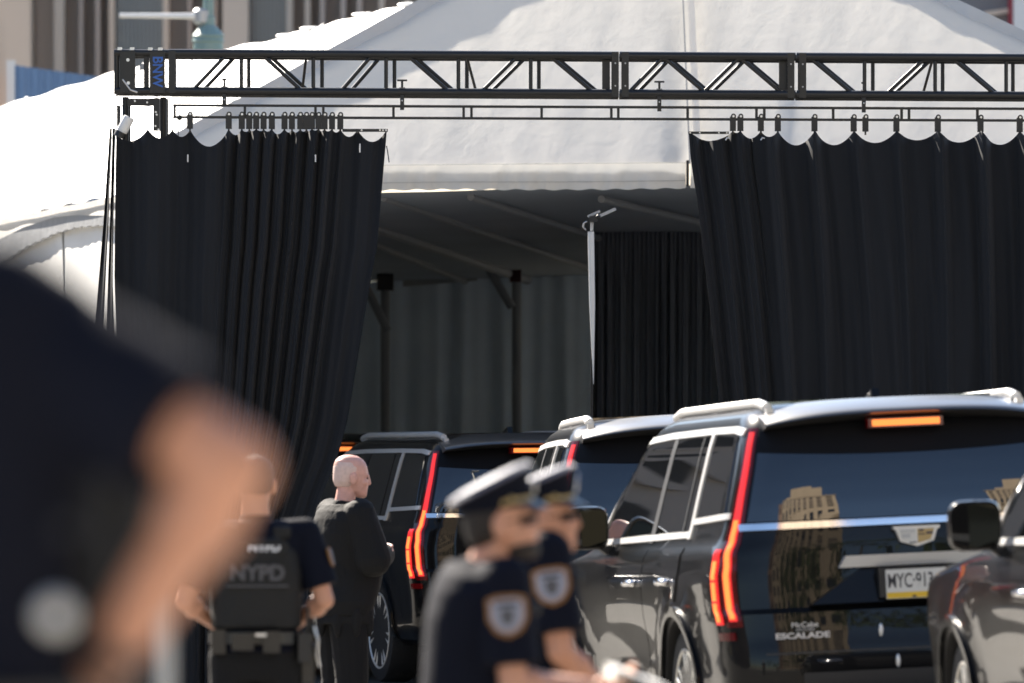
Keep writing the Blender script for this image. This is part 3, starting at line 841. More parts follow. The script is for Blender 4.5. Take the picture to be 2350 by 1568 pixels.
def make_suv():
    t = thing('black_suv', '', 'SUV', group='black SUVs in the motorcade')
    body = body_mesh().build('body', M['paint'], t)
    cut_arches(body)
    # ---- rear end
    def glass(u, v):
        z = lerp(1.315, 1.80, v); w = sw(z) * .905
        return (lerp(-w, w, u), z)
    rear_patch(glass, .007, 40, 16, 'rear_window', M['glass'], t)
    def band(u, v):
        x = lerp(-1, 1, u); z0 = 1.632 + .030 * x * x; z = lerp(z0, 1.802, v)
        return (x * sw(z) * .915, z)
    rear_patch(band, .0105, 40, 6, 'reflection_band', M['matt_black'], t)  # dark band paints the spoiler's reflection onto the glass
    sp = MB()
    prof = [(.66, 1.916), (.52, 1.909), (.40, 1.896), (.29, 1.878), (.20, 1.858), (.160, 1.843), (.155, 1.834), (.17, 1.827), (.31, 1.800), (.50, 1.82)]
    nx = 24; vs = []; fs = []
    for i in range(nx + 1):
        x = lerp(-.70, .70, i / nx); k = abs(x) / .70
        for (y, z) in prof: vs.append((x, y + .10 * k ** 4, z - .045 * k ** 3))
    m_ = len(prof)
    for i in range(nx):
        for j in range(m_): fs.append((i * m_ + j, i * m_ + (j + 1) % m_, (i + 1) * m_ + (j + 1) % m_, (i + 1) * m_ + j))
    fs += [tuple(range(m_)), tuple(range(nx * m_ + m_ - 1, nx * m_ - 1, -1))]
    sp.add(vs, fs).build('roof_spoiler', M['roof_paint'], t, smooth=50)
    MB().grid(lambda u, v: Vector((lerp(-.172, .172, u), .225 - .035 * v * 0 - .022, lerp(1.765, 1.797, v))), 8, 1, (0, .05, 0)).build('brake_light', M['led'], t)
    MB().box2((-.19, .21, 1.757), (.19, .27, 1.803)).build('brake_light_lens', M['lens'], t)
    rear_patch(lambda u, v: (lerp(-.872, .872, u), lerp(1.275, 1.308, v)), .020, 40, 2, 'chrome_strip', M['chrome'], t, .025)
    # crest
    cr = [(-.118, 1.262), (.118, 1.262), (.118, 1.248), (.104, 1.242), (.085, 1.186), (.0, 1.160), (-.085, 1.186), (-.104, 1.242), (-.118, 1.248)]
    yb = pl(TR, 1.21) - .030
    cm = MB().prism([(x, yb, z) for x, z in cr], (0, .045, 0)).build('crest', M['satin'], t)
    MB().prism([(x, yb - .004, z) for x, z in [(-.088, 1.246), (-.004, 1.246), (-.004, 1.176), (-.068, 1.192)]], (0, .006, 0)).build('crest_field', M['plate'], cm)
    MB().prism([(x, yb - .004, z) for x, z in [(.004, 1.246), (.088, 1.246), (.068, 1.192), (.004, 1.176)]], (0, .006, 0)).build('crest_field', M['gold'], cm)
    for x0, x1, z0, z1 in ((-.085, -.01, 1.237, 1.241), (-.082, -.01, 1.229, 1.233), (-.078, -.035, 1.203, 1.222), (-.04, -.004, 1.176, 1.182), (.010, .034, 1.234, 1.243), (.046, .080, 1.218, 1.230), (.008, .04, 1.216, 1.222)):
        MB().box2((x0, yb - .0065, z0), (x1, yb - .0045, z1)).build('crest_bar', M['enamel_dark'] if x0 > -.045 else M['grey_metal'], cm)
    # handle bar over the number plate
    yb = pl(TR, 1.10) - .052
    MB().prism([(-.405, yb + .02, 1.070), (-.375, yb, 1.122), (-.37, yb + .004, 1.128), (.37, yb + .004, 1.128), (.375, yb, 1.122), (.405, yb + .02, 1.070)], (0, .06, 0)).build('handle_bar', M['satin'], t, smooth=30)
    # polished ramp and pocket round the plate
    MB().grid(lambda u, v: Vector((lerp(-1, 1, u) * lerp(.56, .29, v), lerp(.030, .088, v), lerp(.895, 1.066, v))), 20, 6, (0, .06, 0)).build('plate_recess', M['paint'], t, smooth=30)
    yb = .012
    MB().box2((-.218, yb, .915), (.152, yb + .07, 1.062)).build('plate_pocket', M['trim'], t)
    pt = MB().box2((-.1855, yb - .008, .905), (.1195, yb - .002, 1.05)).build('number_plate', M['plate'], t)
    MB().box2((-.183, yb - .0105, .908), (.117, yb - .0085, .936)).build('yellow_band', M['plate_yellow'], pt)
    MB().prism([(-.062, yb - .0125, .909), (-.030, yb - .0125, .909), (-.046, yb - .0125, .922)], (0, .0015, 0)).build('keystone_mark', M['ink'], pt)
    text('MYC\u00b7913', 'plate_number', .100, M['ink'], pt, facing((-.179, yb - .0085, .990), (0, -1, 0)),   .0012, sx=.61, align='LEFT', bold=.001)
    # lower tailgate
    rear_patch(lambda u, v: (lerp(-.80, .80, u), lerp(.655, .665, v)), .004, 20, 1, 'tailgate_seam', M['trim'], t, .006)
    text('ESCALADE', 'model_lettering', .040, M['satin'], t, facing((-.615, rear_pt(-.615, .745, .006).y, .745), (0, -1, .05)), .004, sx=1.45, bold=.001)
    text('McCabe', 'dealer_lettering', .036, M['satin'], t, facing((-.60, rear_pt(-.60, .80, .004).y, .798), (0, -1, .1)), .002, sx=1.15)
    text('MOTORS', 'dealer_lettering', .018, M['grey_metal'], t, facing((-.60, rear_pt(-.60, .775, .004).y, .774), (0, -1, .1)), .002, sx=1.3)
    for x, z in ((-.22, .755), (-.145, .60), (.22, .60)):
        c = rear_pt(x, z, .0)
        MB().ell((c.x, c.y - .002, c.z), (.012, .012, .034)).build('bumper_sensor', M['satin'], t, smooth=60)
    rear_patch(lambda u, v: (lerp(-.62, .62, u), lerp(.44, .56, v)), .006, 30, 3, 'bumper_insert', M['trim'], t)
    MB().box2((-.5, -.02, .42), (.5, .02, .44)).build('tow_cover', M['chrome'], t)
    # ---- tail lights on both rear corners
    for s in (-1, 1):
        tm = lambda z: pl([(.83, 57.5), (1.10, 58.5), (1.25, 62), (1.45, 62.5), (1.76, 61.5)], z)
        hw = lambda z: pl([(.83, 3.5), (1.25, 4.0), (1.76, 3.0)], z)
        corner_ribbon(lambda z: tm(z) - hw(z) * 1.9, lambda z: tm(z) + hw(z) * 2.3, .80, 1.785, .006, 'tail_light_housing', M['lens'], t, s, 40, 6, .03)
        corner_ribbon(lambda z: tm(z) - hw(z), lambda z: tm(z) + hw(z), .83, 1.765, .012, 'tail_light', M['led_red'], t, s, 40, 4)
        corner_ribbon(lambda z: tm(z) - hw(z) * .62, lambda z: tm(z) + hw(z) * .62, .842, 1.33, .016, 'led_strip', M['led'], t, s, 30, 4)
        corner_ribbon(lambda z: 68.5, lambda z: 76, .815, pl([(0, 1.19)], 0), .014, 'tail_light', M['led_red'], t, s, 16, 4)
        for z0 in (.86, .965, 1.07):
            corner_ribbon(lambda z: 70, lambda z: 74.5, z0 - .030, z0 + .062, .018, 'led_cell', M['led'], t, s, 5, 3)
        corner_ribbon(lambda z: 58, lambda z: 76, .735, .775, .012, 'side_reflector', M['satin'] if False else M['lens'], t, s, 3, 5)
    # ---- flanks
    for s in (-1, 1):
        dz0 = .50
        def arch_clear(y, yc, r=.54):
            d = r * r - (y - yc) ** 2
            return .40 + math.sqrt(d) if d > 0 else 0
        def rdoor(u, v):
            y = lerp(1.13, 2.06, u); z0 = max(dz0, arch_clear(y, YW[0])); return (y, lerp(z0, 1.205, v))
        def fdoor(u, v):
            y = lerp(2.075, 3.36, u); z0 = max(dz0, arch_clear(y, YW[1])); return (y, lerp(z0, 1.205, v))
        for fn, hy in ((rdoor, 1.42), (fdoor, 2.30)):
            d = side_patch(fn, s, .007, 30, 16, 'door', M['paint'], t)
            h = side_pt(hy, 1.04, .030, s)
            MB().ell(h, (.020, .115, .020)).ell(h + Vector((-s * .012, -.085, -.004)), (.03, .022, .018)).ell(h + Vector((-s * .012, .085, -.004)), (.03, .022, .018)).build('door_handle', M['chrome'], d, smooth=60)
        side_patch(quad((2.13, 1.285), (3.38, 1.272), (2.95, 1.745), (2.10, 1.762)), s, .006, 24, 14, 'front_window', M['glass'], t)
        side_patch(quad((1.16, 1.290), (2.02, 1.285), (2.00, 1.762), (1.17, 1.762)), s, .006, 20, 14, 'rear_side_window', M['glass'], t)
        side_patch(quad((.38, 1.368), (1.03, 1.352), (1.05, 1.762), (.50, 1.745)), s, .006, 20, 14, 'quarter_window', M['glass'], t)
        side_patch(quad((2.025, 1.24), (2.125, 1.24), (2.095, 1.765), (2.005, 1.765)), s, .009, 3, 14, 'door_pillar', M['trim'], t)
        side_ribbon([(1.08, 1.272), (3.48, 1.255)], .030, s, .012, 'belt_moulding', M['satin'], t)
        side_ribbon([(.30, 1.352), (1.06, 1.335)], .030, s, .012, 'belt_moulding', M['satin'], t)
        side_ribbon([(.44, 1.768), (.60, 1.783), (1.2, 1.788), (2.2, 1.786), (2.80, 1.772), (3.02, 1.735), (3.18, 1.62), (3.46, 1.27)], .032, s, .012, 'window_surround', M['satin'], t, 60)
        side_ribbon([(1.09, 1.25), (1.11, 1.775)], .060, s, .013, 'pillar_moulding', M['satin'], t, 16)
        side_ribbon([(1.30, 1.255), (1.325, 1.762)], .022, s, .010, 'glass_divider', M['trim'], t, 12)
        side_ribbon([(.62, .47), (1.7, .47), (3.7, .47)], .07, s, .012, 'rocker_moulding', M['trim'], t, 30) if False else None
        side_ribbon([(1.76, .455), (3.66, .455)], .085, s, .020, 'running_board', M['chrome'] if False else M['satin'], t, 30, .05)
        for yc in YW:
            def lip(u, v):
                a = R(lerp(-6, 186, u)); r = lerp(.463, .515, v)
                return (yc + r * math.cos(a), .40 + r * math.sin(a))
            side_patch(lip, s, .016, 40, 3, 'arch_lip', M['paint'], t, .03, 60)
            side_patch(lambda u, v: (yc + lerp(.44, .468, v) * math.cos(R(lerp(-8, 188, u))), .40 + lerp(.44, .468, v) * math.sin(R(lerp(-8, 188, u)))), s, -.01, 40, 1, 'arch_liner', M['trim'], t, .2, 60)
            ax = Euler((0, R(90) * s, 0)).to_matrix()
            c = Vector((s * .86, yc, .402))
            wh = MB().lathe([(.285, -.10), (.34, -.125), (.385, -.12), (.402, -.09), (.402, .09), (.385, .118), (.34, .128), (.290, .115)], 40, ax, c).build('tyre', M['rubber'], t, smooth=40)
            rm = MB().lathe([(.292, .112), (.297, .122), (.285, .124), (.272, .100), (.262, .0), (.262, -.1)], 40, ax, c)
            for k in range(14):
                a = 2 * math.pi * k / 14 + (.09 if k % 2 else -.09)
                d_ = Vector((0, math.cos(a), math.sin(a)))
                rm.tube(c + Vector((s * .085, 0, 0)) + d_ * .05, c + Vector((s * .108, 0, 0)) + d_ * .275, .021, .016, 6)
            rm.lathe([(.07, .06), (.07, .10), (.045, .112)], 20, ax, c)
            rm.build('rim', M['rim'], wh, smooth=40)
        # mirror
        mc = Vector((s * 1.085, 3.10, 1.335))
        mm = MB()
        secs = [(.0, .93, 0.045), (.03, 1.0, 0.02), (.07, .97, 0), (.12, .80, 0), (.155, .45, 0)]
        vs = []; fs = []; n = 24
        for dy, k, _ in secs:
            for i in range(n):
                a = 2 * math.pi * i / n
                ca, sa = math.cos(a), math.sin(a)
                vs.append(mc + Vector((.122 * k * math.copysign(abs(ca) ** .45, ca), dy, .116 * k * math.copysign(abs(sa) ** .5, sa))))
        for j in range(len(secs) - 1):
            for i in range(n): fs.append((j * n + i, j * n + (i + 1) % n, (j + 1) * n + (i + 1) % n, (j + 1) * n + i))
        fs += [tuple(range(n - 1, -1, -1)), tuple(range((len(secs) - 1) * n, len(secs) * n))]
        mir = mm.add(vs, fs).build('wing_mirror', M['paint'], t, smooth=40)
        vs = []
        for i in range(n):
            a = 2 * math.pi * i / n; ca, sa = math.cos(a), math.sin(a)
            vs.append(mc + Vector((.104 * math.copysign(abs(ca) ** .45, ca), -.004 + (.014 * ca * s), .098 * math.copysign(abs(sa) ** .5, sa))))
        MB().prism(vs, (0, .003, 0)).build('mirror_glass', M['mirror'], mir)
        MB().prism([mc + Vector((-s * .05, .02, -.10)), mc + Vector((-s * .20, .03, -.10)), mc + Vector((-s * .20, .03, -.155)), mc + Vector((-s * .12, .02, -.155))], (0, .07, 0)).build('mirror_arm', M['trim'], mir)
        # roof rail
        rr = MB(); pts = []
        for k in range(25):
            u = k / 24; y = lerp(.50, 2.75, u); z = 1.906 - .022 * max(0, abs(u - .5) * 2 - .86) / .14
            pts.append(Vector((s * (.655 - .03 * abs(u - .5)), y, z)))
        for a, b in zip(pts, pts[1:]): rr.tube(a, b, .027, n=10)
        for u in (.02, .5, .98):
            q = pts[int(u * 24)]; rr.box(q + Vector((0, 0, -.03)), (.035, .14, .05))
        rr.build('roof_rail', M['satin'], t, smooth=50)
        # headlamp
        MB().grid(lambda u, v: front_pt(s * lerp(.62, .90, u), lerp(.80, 1.02, v), .01), 8, 4, (0, -.02, 0)).build('headlight', M['chrome'], t, smooth=30)
    # windscreen, grille
    def ws(u, v):
        z = lerp(1.23, 1.79, v); w = sw(z) * .86; return front_pt(lerp(-w, w, u), z, .006)
    MB().grid(ws, 24, 12, (0, -.012, 0)).build('windscreen', M['glass'], t, smooth=30)
    MB().grid(lambda u, v: front_pt(lerp(-.5, .5, u), lerp(.6, .98, v), .01), 12, 6, (0, -.02, 0)).build('grille', M['trim'], t, smooth=30)
    MB().box2((-.6, .9, 1.905), (.6, 2.4, 1.918)).build('sunroof', M['glass'], t)
    fin = MB().prism([(-.02, 1.05, 1.91), (-.02, .86, 1.91), (-.02, .88, 1.965)], (.04, 0, 0)).build('roof_antenna', M['paint'], t)
    return t

suv = make_suv()
def put_suv(first, px, d, yaw, roll, pitch, label, dz=0.0):
    """px: picture column of the middle of the tailgate; yaw relative to the line of sight, degrees to the left"""
    o = suv if first else copy_tree(suv)
    x = (px - CX) / K * d
    o.location = (x, d, ground(x, d) + dz)
    o.rotation_euler = (R(pitch), R(roll), R(yaw - math.degrees(math.atan2(x, d))))
    o['label'] = label
    return o
put_suv(True, 2140, 45.1, 13.0, -2.6, -1.0, 'nearest black SUV, with lit tail lights and MYC number plate')
put_suv(False, 1660, 51.9, 5.0, -2.6, -.6, 'black SUV second in the queue, partly hidden behind the nearest one and the capped officers')
put_suv(False, 1252, 69.5, 17.0, -.6, 0, 'black SUV standing in the tent opening just right of the bald man')
put_suv(False, 775, 78.5, 8.0, 0, 0, 'farthest black SUV, only a slit of roof and brake light beside the left curtain')
# the fifth car alongside: its left front wing, wheel and mirror enter the picture on the right
d5 = 42.0; yaw5 = R(9.5 - math.degrees(math.atan2((2200 - CX) / K, 1)))
wx, wy = (2200 - CX) / K * d5, d5
lw = Vector((-1.03, 4.25))
ox = wx - (lw.x * math.cos(yaw5) - lw.y * math.sin(yaw5)); oy = wy - (lw.x * math.sin(yaw5) + lw.y * math.cos(yaw5))
o5 = copy_tree(suv); o5.location = (ox, oy, ground(ox, oy) - .07); o5.rotation_euler = (0, R(-2.6), yaw5)
o5['label'] = 'black SUV cut by the right edge with front wing and mirror showing'

for i, (x, y) in enumerate(((-7.0, 52.0), (-7.4, 58.6), (-6.4, 66.6))):  # copies added out of view so the car sides mirror something dark
    o = copy_tree(suv); o.location = (x, y, ground(x, y)); o.rotation_euler = (0, 0, R(6))
    o['label'] = 'unseen black SUV added left of the frame to darken reflections, %s from the front' % ORD[3 - i]
# ------------------------------------------------------------------ buildings behind the tent
DB = 165.0
bx0 = P(-520, 0, DB).x; bx1 = P(1120, 0, DB).x
bk = thing('office_building', 'tall brown and beige stone building with blue-grey glass bays behind the tent', 'building', ((bx0 + bx1) / 2, DB + 3, -.2))
H = 44.0
MB().box2((bx0, DB + .8, -.2), (bx1, DB + 22, H)).build('wall', M['granite'], bk, world=True)
def col_box(px0, px1, y0, y1, name, m, z0=0, z1=H - .5):
    a, b = P(px0, 0, DB).x, P(px1, 0, DB).x
    return MB().box2((a, y0, z0), (b, y1, z1)).build(name, m, bk, world=True)
for a, b in ((-300, -268), (-28, 27), (27, 76), (514, 572), (-430, -380)):
    col_box(a, b, DB - .9, DB + .81, 'pier', M['limestone'])
for a, b in ((125, 148), (183, 191), (220, 230), (251, 263), (375, 388), (432, 440), (470, 478), (492, 500), (658, 672), (700, 712), (735, 745), (783, 793), (820, 830), (-200, -190), (-150, -140), (-100, -92), (870, 882), (930, 942), (1010, 1020)):
    col_box(a, b, DB - .15, DB + .81, 'fin', M['limestone'] if (b - a) > 11 else M['granite'])
for a, b in ((264, 374), (573, 657), (-380, -300)):
    col_box(a + 1, b - 1, DB + .35, DB + .79, 'glass_bay', M['glass_far'])
    n = int((b - a) / 9)
    for k in range(1, n):
        x = lerp(a, b, k / n); col_box(x - .8, x + .8, DB + .22, DB + .348, 'mullion', M['grey_build'])
col_box(78, 124, DB + .55, DB + .79, 'recess_panel', M['granite'], 8.6, H - 1)
col_box(78, 124, DB + .50, DB + .80, 'recess_sill', M['limestone'], 8.35, 8.58)

# blue hoarding with a white corner post
DHb = 118.0
qh = P(120, 200, DHb)
hb = thing('site_hoarding', 'blue ribbed hoarding with a white corner post rising behind the bright tent roof', 'hoarding', (qh.x, DHb, ground(qh.x, DHb)))
pts = [P(28, 150, DHb), P(250, 180, DHb), P(420, 205, DHb)]
n = 26
for k in range(n):
    a, b = k / n, (k + 1) / n
    px0, px1 = lerp(28, 420, a), lerp(28, 420, b) - .5
    z0 = P(0, lerp(150, 205, a), DHb).z
    x0, x1 = P(px0, 0, DHb).x, P(px1, 0, DHb).x
    MB().box2((x0, DHb + (.0 if k % 2 else .018), ground(-4, DHb)), (x1, DHb + .06, z0)).build('panel', M['hoarding'], hb, world=True)
a = P(24, 146, DHb)
MB().box2((a.x - .055, DHb - .06, ground(-4, DHb)), (a.x + .055, DHb + .1, a.z + .04)).build('corner_post', M['white'], hb, world=True)

# street lamp
DL = 104.0
q = P(478, 100, DL); zb = ground(q.x, DL)
lp = thing('street_lamp', 'teal ornamental iron street lamp with pale horizontal arm behind the truss', 'street lamp', (q.x, DL, zb))
z = lambda py: P(0, py, DL).z
MB().lathe([(.11, zb), (.11, z(150)), (.14, z(140)), (.17, z(118)), (.17, z(106)), (.165, z(100)), (.185, z(95)), (.17, z(88)), (.185, z(82)), (.15, z(74)), (.12, z(66)), (.075, z(58)), (.075, z(40)), (.06, z(36)), (.06, z(-300))], 22, None, (q.x, DL, 0)).build('column', M['teal'], lp, world=True, smooth=35)
c = P(478, 38, DL)
MB().tube(c + Vector((-.06, -.04, 0)), P(274, 36, DL), .036, .026, 10).build('arm', M['white'], lp, world=True, smooth=40)
MB().lathe([(.07, -.09), (.1, -.06), (.1, .06), (.07, .09)], 16, None, P(463, 38, DL)).build('arm_collar', M['grey_metal'], lp, world=True, smooth=35)
MB().lathe([(.12, 0), (.14, .05), (.05, .25), (.02, .3)], 16, None, (q.x, DL, z(-300))).build('lantern', M['white'], lp, world=True)

# right background: grey facade and white column
DG = 140.0
qa, qb = P(2080, 60, DG), P(2700, 60, DG)
gb = thing('grey_building', 'grey slab building seen past the right tent hip with a white column', 'building', ((qa.x + qb.x) / 2, DG + 4, -.2))
MB().box2((qa.x, DG, -.2), (qb.x, DG + 12, 34)).build('wall', M['grey_build'], gb, world=True)
zz = P(0, 24, DG).z
MB().box((qa.x + 1.6, DG - .05, zz), (5.0, .1, .07), Euler((0, R(-9), 0)).to_matrix()).build('ledge', M['limestone'], gb, world=True)
MB().box((qa.x + 1.6, DG - .05, zz - .35), (5.0, .1, .03), Euler((0, R(-9), 0)).to_matrix()).build('ledge', M['limestone'], gb, world=True)
cx_ = P(2322, 0, DG).x
MB().box2((cx_, DG - .6, -.2), (cx_ + .9, DG + .01, 34)).build('white_column', M['white'], gb, world=True)
MB().box2((cx_ - .06, DG - .3, -.2), (cx_ - .003, DG + .01, 34)).build('red_edge', M['red_paint'], gb, world=True)

# ------------------------------------------------------------------ the city behind and beside the camera, seen in glass and paint
def facade(name, label, cx, cy, w, dpt, h, face, mwall, nx, nz, stepped=False, ww=.5, wh=.55):
    """face: yaw (deg) of the outward normal of the windowed side, 0 = +Y"""
    t = thing(name, label, 'building', (cx, cy, -.2), (0, 0, R(face)))
    MB().box2((-w / 2, -dpt, 0), (w / 2, 0, h)).build('wall', mwall, t)
    if stepped:
        MB().box2((-w / 2 + w * .12, -dpt * .9, h), (w / 2 - w * .12, -.6, h + 3.2)).build('upper_storey', mwall, t)
        MB().box2((-w / 2 + w * .26, -dpt * .8, h + 3.2), (w / 2 - w * .26, -1.4, h + 6)).build('upper_storey', mwall, t)
    MB().box2((-w / 2 - .4, -dpt - .3, h - .6), (w / 2 + .4, .5, h + .003)).build('cornice', mwall, t)
    src = None; fsrc = None
    sx, sz = w / nx, (h - 2.5) / nz
    for j in range(nz):
        for i in range(nx):
            if src is None:
                src = MB().box2((-sx * ww / 2, -.2, -sz * wh / 2), (sx * ww / 2, .06, sz * wh / 2)).build('window', M['dark_window'], t)
                o = src
                s2 = MB().box2((-sx * ww / 2 - .15, -.1, -sz * wh / 2 - .25), (sx * ww / 2 + .15, .28, -sz * wh / 2 - .003)).build('sill', mwall, o); fsrc = s2
            else:
                o = src.copy(); col.objects.link(o); o.parent = t
                if j > nz - 9:
                    s2 = fsrc.copy(); col.objects.link(s2); s2.parent = o
            o.location = (-w / 2 + (i + .5) * sx, 0, 1.5 + (j + .5) * sz)
    for k in range(1, 4):
        MB().box2((-w / 2 - .1, -.1, 1.5 + sz * nz * k / 4 - .18), (w / 2 + .1, .18, 1.5 + sz * nz * k / 4 + .18)).build('string_course', mwall, t)
    return t
CITY = True
if CITY:
    facade('stone_building', 'tan stone building with a stepped top mirrored in the nearest rear window, left', 20.5, -62, 39, 16, 76, 16, M['tan_stone'], 9, 18, True)
    facade('stone_building', 'broad tan stone building mirrored at the right of the nearest rear window', 66, -46, 30, 18, 74, 36, M['tan_stone'], 11, 19, True)
    facade('stone_building', 'tan tower mirrored darkly in the second car', 4, -84, 18, 16, 82, 0, M['brick_red'], 8, 15)
    facade('stone_building', 'brown brick block mirrored in the third car', 98, -12, 24, 18, 66, 60, M['brick_red'], 9, 13)
    facade('stone_building', 'dark brown block beyond the left side of the tent', -58, 140, 80, 14, 22, 180, M['block'], 20, 9)
    facade('stone_building', 'grey block at the right side of the street', 62, 60, 60, 14, 24, 90, M['grey_build'], 16, 6)
    facade('stone_building', 'long beige block along the left side of the street', -46, 20, 60, 14, 20, -90, M['limestone'], 18, 6)
    facade('stone_building', 'brown block further up the left side of the street', -52, 82, 50, 14, 26, -90, M['block'], 14, 7)

def unseen_reflection_tree(label, x, y, h, seed):
    rn = random.Random(seed)
    t = thing('unseen_reflection_tree', label, 'tree', (x, y, ground(x, y) if y < -24 else .3), group='unseen trees behind the camera, serving the reflections')
    tr_ = MB()
    tr_.tube((0, 0, 0), (.05, .05, h * .42), .17, .11, 10)
    for k in range(5):
        a = k * 1.3 + rn.random(); tr_.tube((.05, .05, h * (.34 + .03 * k)), (math.cos(a) * 1.3, math.sin(a) * 1.3, h * (.60 + .05 * k)), .08, .03, 7)
    tr_.build('trunk', M['bark'], t, smooth=60)
    lf = MB()
    cl = [(rn.gauss(0, 1.7), rn.gauss(0, 1.7), h * rn.uniform(.38, .95), rn.uniform(.7, 1.3)) for _ in range(26)]
    for cx_, cy_, cz_, r_ in cl:
        for _ in range(70):
            d_ = Vector((rn.gauss(0, 1), rn.gauss(0, 1), rn.gauss(0, 1))).normalized() * r_ * rn.uniform(.5, 1.05)
            q = Vector((cx_, cy_, cz_)) + d_
            u = Vector((rn.gauss(0, 1), rn.gauss(0, 1), rn.gauss(0, 1))).normalized(); w_ = u.orthogonal().normalized(); s_ = rn.uniform(.10, .2)
            lf.add([q - u * s_, q + w_ * s_ * .6, q + u * s_, q - w_ * s_ * .6], [(0, 1, 2, 3)])
    lf.build('crown', M['leaf'], t)
for i, (x, y, h) in enumerate(((-14, -30, 13), (-6, -32, 11), (3, -31, 14), (12, -30, 12), (21, -29, 13.5), (30, -27, 12), (39, -22, 13), (16, -5, 16), (20.5, -3, 17), (25, -5, 16.5), (29.5, -3, 17), (34, -1, 16), (7.5, -5, 16), (11, -6, 17), (14, -4, 16.5))):  # nearer row is added to block building reflections on the tailgate
    unseen_reflection_tree('leafy green tree unseen behind the camera, serving the reflections, %s from the left' % ORD[i + 1], x, y, h, i)
# ------------------------------------------------------------------ people
def head_prims(mb, T, k=1.0):
    """head in its own frame: chin at the origin, face towards +Y, crown at z = .235"""
    S = T @ Matrix.Scale(k, 4)
    secs = [(0, .066, .002, .020, .018), (0, .058, .012, .038, .040), (0, .040, .036, .053, .060), (0, .028, .060, .060, .074), (0, .018, .085, .066, .084), (0, .008, .115, .072, .092),
            (0, .002, .145, .076, .097), (0, -.003, .175, .075, .095), (0, -.006, .200, .066, .084), (0, -.008, .220, .048, .062), (0, -.008, .232, .026, .036), (0, -.008, .236, .008, .010)]
    mb.loft(secs, 28, S)
    rot = S.to_3x3()
    def e(c, r): mb.ell(S @ Vector(c), [q * k for q in r], rot.normalized(), 14, 8)
    e((0, .100, .098), (.011, .018, .024)); e((0, .106, .084), (.015, .016, .012)); e((0, .099, .118), (.009, .012, .02))     # nose
    e((0, .094, .060), (.024, .011, .006)); e((0, .090, .050), (.021, .012, .007))                                          # lips
    e((0, .075, .014), (.022, .022, .016))                                                                                  # chin
    e((-.030, .086, .126), (.022, .012, .008)); e((.030, .086, .126), (.022, .012, .008))                                    # brows
    e((-.042, .070, .085), (.022, .020, .020)); e((.042, .070, .085), (.022, .020, .020))                                    # cheeks
    for s in (-1, 1):
        e((s * .079, -.004, .102), (.012, .022, .036)); e((s * .082, -.014, .112), (.010, .012, .022))                      # ears
def eyes(T, parent, k=1.0):
    for s in (-1, 1):
        MB().ell(T @ Vector((s * .031 * k, .083 * k, .111 * k)), (.012 * k, .012 * k, .009 * k)).build('eye', M['eye'], parent, smooth=60)
def hand_prims(mb, w, d, n, curl=.5, k=1.0, side=1):
    """w wrist, d direction of the hand, n palm normal; five fingers, bent by curl"""
    d = Vector(d).normalized(); n = Vector(n); n = (n - d * n.dot(d)).normalized(); x = d.cross(n) * side
    for q in range(4):
        b = w + d * .035 * k + x * (q - 1.5) * .019 * k
        mb.caps(w + d * .012 * k + x * (q - 1.5) * .012 * k, .017 * k, b + d * .055 * k, .0125 * k, 8)
        L = (.040, .046, .043, .033)[q] * k
        p0 = w + d * .09 * k + x * (q - 1.5) * .0205 * k
        a = 0; p = p0; seg = [L, L * .7, L * .55]
        for si, sl in enumerate(seg):
            a += curl * (.7 if si == 0 else .9)
            q2 = p + (d * math.cos(a) + n * math.sin(a)) * sl
            mb.caps(p, (.0095 - .001 * si) * k, q2, (.0088 - .001 * si) * k, 8); p = q2
    t0 = w + d * .025 * k - x * .030 * k
    t1 = t0 + (d * .6 - x * .5 + n * .5).normalized() * .042 * k
    t2 = t1 + (d * .8 + n * .5).normalized() * .032 * k
    mb.caps(w + d * .01 * k, .018 * k, t0, .014 * k, 8); mb.caps(t0, .0125 * k, t1, .011 * k, 8); mb.caps(t1, .0105 * k, t2, .009 * k, 8)

